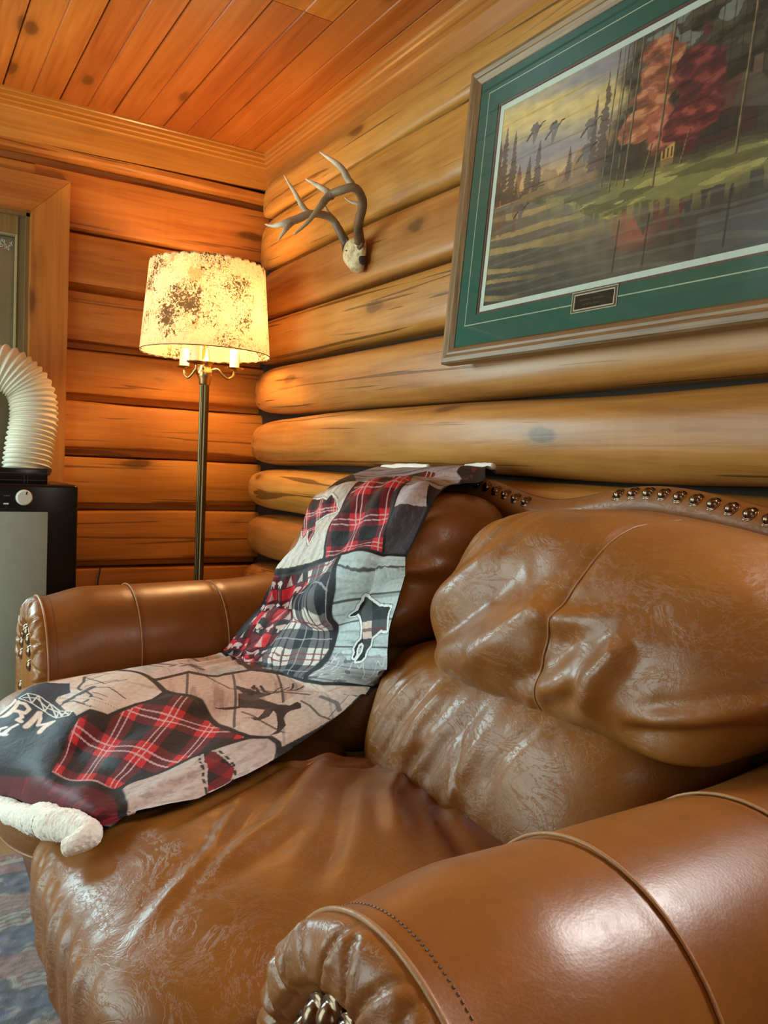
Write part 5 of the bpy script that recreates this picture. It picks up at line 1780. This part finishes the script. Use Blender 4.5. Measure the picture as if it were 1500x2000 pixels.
ix0, ix1, iz0, iz1 = WX0 + .008, WX1 + .010, WZ0, WZ1
slab('casing', [(ix1, iz0 - .1), (ix1 + cw, iz0 - .1), (ix1 + cw, iz1 + cw - .001), (ix1, iz1 - .001)], yf, yb_, M_TRIM_Z, WIN)
slab('casing', [(ix0, iz0 - .1), (ix0, iz1 - .001), (ix0 - cw, iz1 + cw - .001), (ix0 - cw, iz0 - .1)], yf, yb_, M_TRIM_Z, WIN)
slab('casing', [(ix0, iz1), (ix1, iz1), (ix1 + cw, iz1 + cw), (ix0 - cw, iz1 + cw)], yf, yb_, M_TRIM, WIN)
M_JAMB = wood('jamb_wood', (.16, .085, .028), (.24, .13, .045), (.30, .175, .07), 2, rough=.45, grain=24, knots=.2)
M_SASH = plain('olive_sash', srgb(118, 104, 66), .45)
obj('jamb', *boxVF(ix1 - .012, ix1, yb_ - .02, .16, iz0, iz1), M_JAMB, WIN, smooth=False)
obj('jamb', *boxVF(ix0, ix0 + .012, yb_ - .02, .16, iz0, iz1), M_JAMB, WIN, smooth=False)
obj('jamb', *boxVF(ix0, ix1, yb_ - .02, .16, iz1 - .012, iz1), M_JAMB, WIN, smooth=False)
obj('sill', *boxVF(ix0, ix1, -.03, .16, iz0 - .03, iz0), M_TRIM, WIN, smooth=False)
sx1, sz1 = ix1 - .012, iz1 - .012
obj('sash_stile', *boxVF(sx1 - .024, sx1, .085, .115, iz0, sz1), M_SASH, WIN, smooth=False)
obj('sash_rail', *boxVF(ix0 + .03, sx1 - .024, .08, .12, sz1 - .062, sz1), M_JAMB, WIN, smooth=False)
obj('sash_stile', *boxVF(-1.30, -1.27, .085, .130, iz0, sz1 - .06), M_SASH, WIN, smooth=False)
obj('sash_bead', *boxVF(sx1 - .031, sx1 - .025, .08, .10, iz0, sz1 - .063), plain('pale_bead', srgb(170, 160, 118), .4), WIN, smooth=False)
obj('sash_bead', *boxVF(ix0 + .03, sx1 - .031, .08, .10, sz1 - .070, sz1 - .063), plain('pale_bead2', srgb(150, 140, 104), .4), WIN, smooth=False)
m = NT('window_panel_film')
m.set(Base_Color=srgb(205, 207, 180), Roughness=.5)
obj('insulating_panel', *boxVF(-1.27, sx1 - .024, .118, .126, iz0, sz1 - .06), m.m, WIN, smooth=False)
V = [(ix0 + .03, .106, iz0), (sx1 - .026, .106, iz0), (sx1 - .026, .106, sz1 - .062), (ix0 + .03, .106, sz1 - .062)]
obj('pane', V, [(0, 1, 2, 3)], M_PGLASS, WIN, smooth=False)
mb = MB()
rs = np.random.RandomState(4)
for k in range(11):
    p0 = np.array([-1.0 + .007 * k, .1045, 1.752 + .012 * math.sin(k * 1.3)])
    for j in range(2):
        an = rs.uniform(0, PI)
        dl = np.array([math.cos(an), 0, math.sin(an)]) * rs.uniform(.006, .013)
        mb.tube([p0 - dl, p0 + dl], .0011, 5)
mb.out('frost_decal', plain('white_decal', srgb(190, 190, 176), .7), WIN, kind='stuff')

# ------------------------------------------------------------------ portable air conditioner
AC = empty('portable_air_conditioner', (-1.0, -.30, 0), label='black and silver portable air conditioner with white hose by the window', category='air conditioner')
M_BLK = plain('gloss_black', (.0045, .005, .0055), .22, Specular_IOR_Level=.3)
M_SIL = plain('silver_panel', srgb(150, 166, 156), .45, .0)
M_GRY = plain('dark_grey', (.018, .018, .018), .4)


def rbox(name, x0, x1, y0, y1, z0, z1, bev, mat, parent, seg=3, **kw):
    import bmesh
    bm = bmesh.new()
    V, F = boxVF(x0, x1, y0, y1, z0, z1)
    vs = [bm.verts.new(v) for v in V]
    for f in F:
        bm.faces.new([vs[i] for i in f])
    bmesh.ops.recalc_face_normals(bm, faces=bm.faces)
    bmesh.ops.bevel(bm, geom=bm.edges[:], offset=bev, segments=seg, affect='EDGES', profile=.5)
    bm.verts.index_update()
    V = [tuple(v.co) for v in bm.verts]
    F = [tuple(v.index for v in f.verts) for f in bm.faces]
    bm.free()
    return obj(name, V, F, mat, parent, smooth=35, **kw)


rbox('body', -1.225, -.788, -.475, -.10, .035, .903, .012, M_BLK, AC)
rbox('front_panel', -1.135, -.879, -.482, -.470, .08, .817, .003, M_SIL, AC, 2)
gr = rbox('air_outlet', -1.14, -.874, -.43, -.16, .895, .951, .004, M_BLK, AC, 2)
for k in range(2):
    obj('louvre', *boxVF(-1.135, -.879, -.4335, -.428, .912 + k * .022, .915 + k * .022), M_GRY, gr, smooth=False)
for x in (-.935, -.945, -1.02):
    obj('louvre_rib', *boxVF(x, x + .0025, -.4345, -.428, .898, .93), M_GRY, gr, smooth=False)
dial = obj('control_dial', *latheVF([(0, .0), (.0235, 0), (.0245, .003), (.023, .014), (.020, .018), (0, .0185)], (0, 0, 0), 40), plain('dial_silver', srgb(205, 212, 204), .3), AC, smooth=40, local=True)
dial.location = Vector((-.949, -.474, .861)) - AC.location
dial.rotation_euler = (PI / 2, 0, 0)
o = obj('pointer_notch', *boxVF(-.0015, .0015, .010, .021, .0182, .0192), M_BLK, dial, smooth=False, local=True)
o.rotation_euler = (0, 0, -.35)
M_WM = plain('white_mark', srgb(215, 218, 214), .5)
obj('indicator_mark', *boxVF(-1.0065, -.992, -.4765, -.474, .839, .8435), M_WM, AC, smooth=False)
mb = MB()
for k, w in enumerate((.0028, .0022, .003, .002, .0028)):
    x = -1.006 + k * .0035
    mb.box(x, x + w * .8, -.4763, -.474, .8635, .8675)
mb.out('dial_lettering', plain('grey_mark', (.10, .10, .10), .5), AC, smooth=False, kind='stuff')
obj('indicator_tick', *boxVF(-1.0, -.998, -.4763, -.474, .829, .834), M_GRY, AC, smooth=False)
for x in (-1.18, -.84):
    for y in (-.42, -.15):
        obj('caster', *boxVF(x - .02, x + .02, y - .015, y + .015, 0, .04), M_GRY, AC, smooth=False)
HP = catmull([(-.912, -.24, .935), (-.900, -.225, 1.03), (-.886, -.21, 1.13), (-.905, -.195, 1.222), (-.985, -.18, 1.283), (-1.075, -.15, 1.262), (-1.12, -.10, 1.15), (-1.135, -.03, 1.03), (-1.14, .05, .97), (-1.14, .114, .96)], 900)
ln = np.linalg.norm(np.diff(HP, axis=0), axis=1).sum()
tt = np.linspace(0, ln, 900)
rr = .0735 + .0042 * np.sin(2 * PI * tt / .0165)
m = NT('hose_plastic')
m.set(Base_Color=srgb(214, 210, 190), Roughness=.45, Subsurface_Weight=.0)
obj('exhaust_hose', *tubeVF(HP, rr, 40), m.m, AC, label='white corrugated exhaust hose')
obj('hose_collar', *latheVF([(.07, .935), (.080, .935), (.080, .948), (.07, .950)], (-.912, -.24, 0), 30), M_GRY, AC, smooth=40)

# ------------------------------------------------------------------ loose cord on the back wall
cd = obj('power_cord', *tubeVF(catmull([(-.605, .022, .572), (-.612, .010, .55), (-.620, .008, .50), (-.628, .010, .42), (-.62, .012, .30), (-.60, .012, .15), (-.55, .0, .02), (-.40, -.12, .006)], 60), .0032, 6), M_GRY)
setp(cd, label='thin dark power cord hanging down the back log wall beside the air conditioner', category='cord')

# ------------------------------------------------------------------ rug
gx, gy = 300, 420
A, B = np.meshgrid(np.linspace(0, 1, gx), np.linspace(0, 1, gy), indexing='ij')
RX0, RX1, RY0, RY1 = -2.55, -.99, -3.3, -1.06
c = Canvas(RX0 + (RX1 - RX0) * A, RY0 + (RY1 - RY0) * B, srgb(74, 84, 112))
X, Y = c.X, c.Y
de = np.minimum(np.minimum(X - RX0, RX1 + .30 - X), np.minimum(Y - RY0, RY1 - Y))
nb, nf = c.noise(26, 26, 71), c.noise(80, 80, 72)
pink, blue, cream, navy, rust = srgb(150, 96, 92), srgb(78, 92, 124), srgb(172, 160, 148), srgb(40, 46, 64), srgb(140, 74, 66)
c.put(de < .045, rust, .9)
c.put((de < .045) * (nf > .5), cream, .6)
c.put((de > .045) * (de < .06), cream, .9)
c.put((de > .06) * (de < .11) * (nb > -.2), pink, .8)
c.put((de > .11) * (de < .125), navy, .8)
fy = (RY1 - Y)
c.put((de > .125) * (nf > .55), cream, .55)
c.put((de > .125) * (nf < -.6), navy, .7)
for k, yy_ in enumerate(np.arange(-1.34, -3.2, -.235)):
    for xx_ in np.arange(-1.10, -2.5, -.30):
        q = ((X - xx_ - .08 * (k % 2)) / .105) ** 2 + ((Y - yy_) / .075) ** 2
        q = q * (1 + .18 * np.sin(np.arctan2(Y - yy_, X - xx_ - .08 * (k % 2)) * 8))
        c.put(q < 1.0, cream, .85)
        c.put((q < 1.12) & (q > .93), navy, .8)
        c.put((q < .72) * (np.sin(Y * 420 + 3 * np.sin(X * 60)) > .35), navy, .75)
        c.put((q > .55) * (q < .68), pink, .6)
c.put((de > .125) * (np.abs(((fy + .02) % .235) - .03) < .045), pink, .65)
for yy_ in np.arange(-1.455, -3.2, -.235):
    for xx_ in np.arange(-1.06, -2.5, -.075):
        c.put((((X - xx_) / .018) ** 2 + ((Y - yy_) / .014) ** 2) < 1 + .5 * np.sin(np.arctan2(Y - yy_, X - xx_) * 5), srgb(48, 74, 112), .9)
c.C = c.C * .66 + np.array(srgb(134, 126, 122)) * .34
c.C *= (1 + .22 * c.noise(200, 200, 73, 2))[:, None]
Z = .012 + .0008 * c.noise(120, 120, 74, 2)
Z = np.where((A.ravel() < .004) | (A.ravel() > .996) | (B.ravel() < .004) | (B.ravel() > .996), .0005, Z)
rug = obj('rug', np.stack([X, Y, Z], -1), gridF(gx, gy), vcol('wool_rug', .95, 500.0, .2, .6), col=np.clip(c.C, .004, 1))
setp(rug, label='blue and pink patterned wool rug on the floor before the sofa', category='rug')
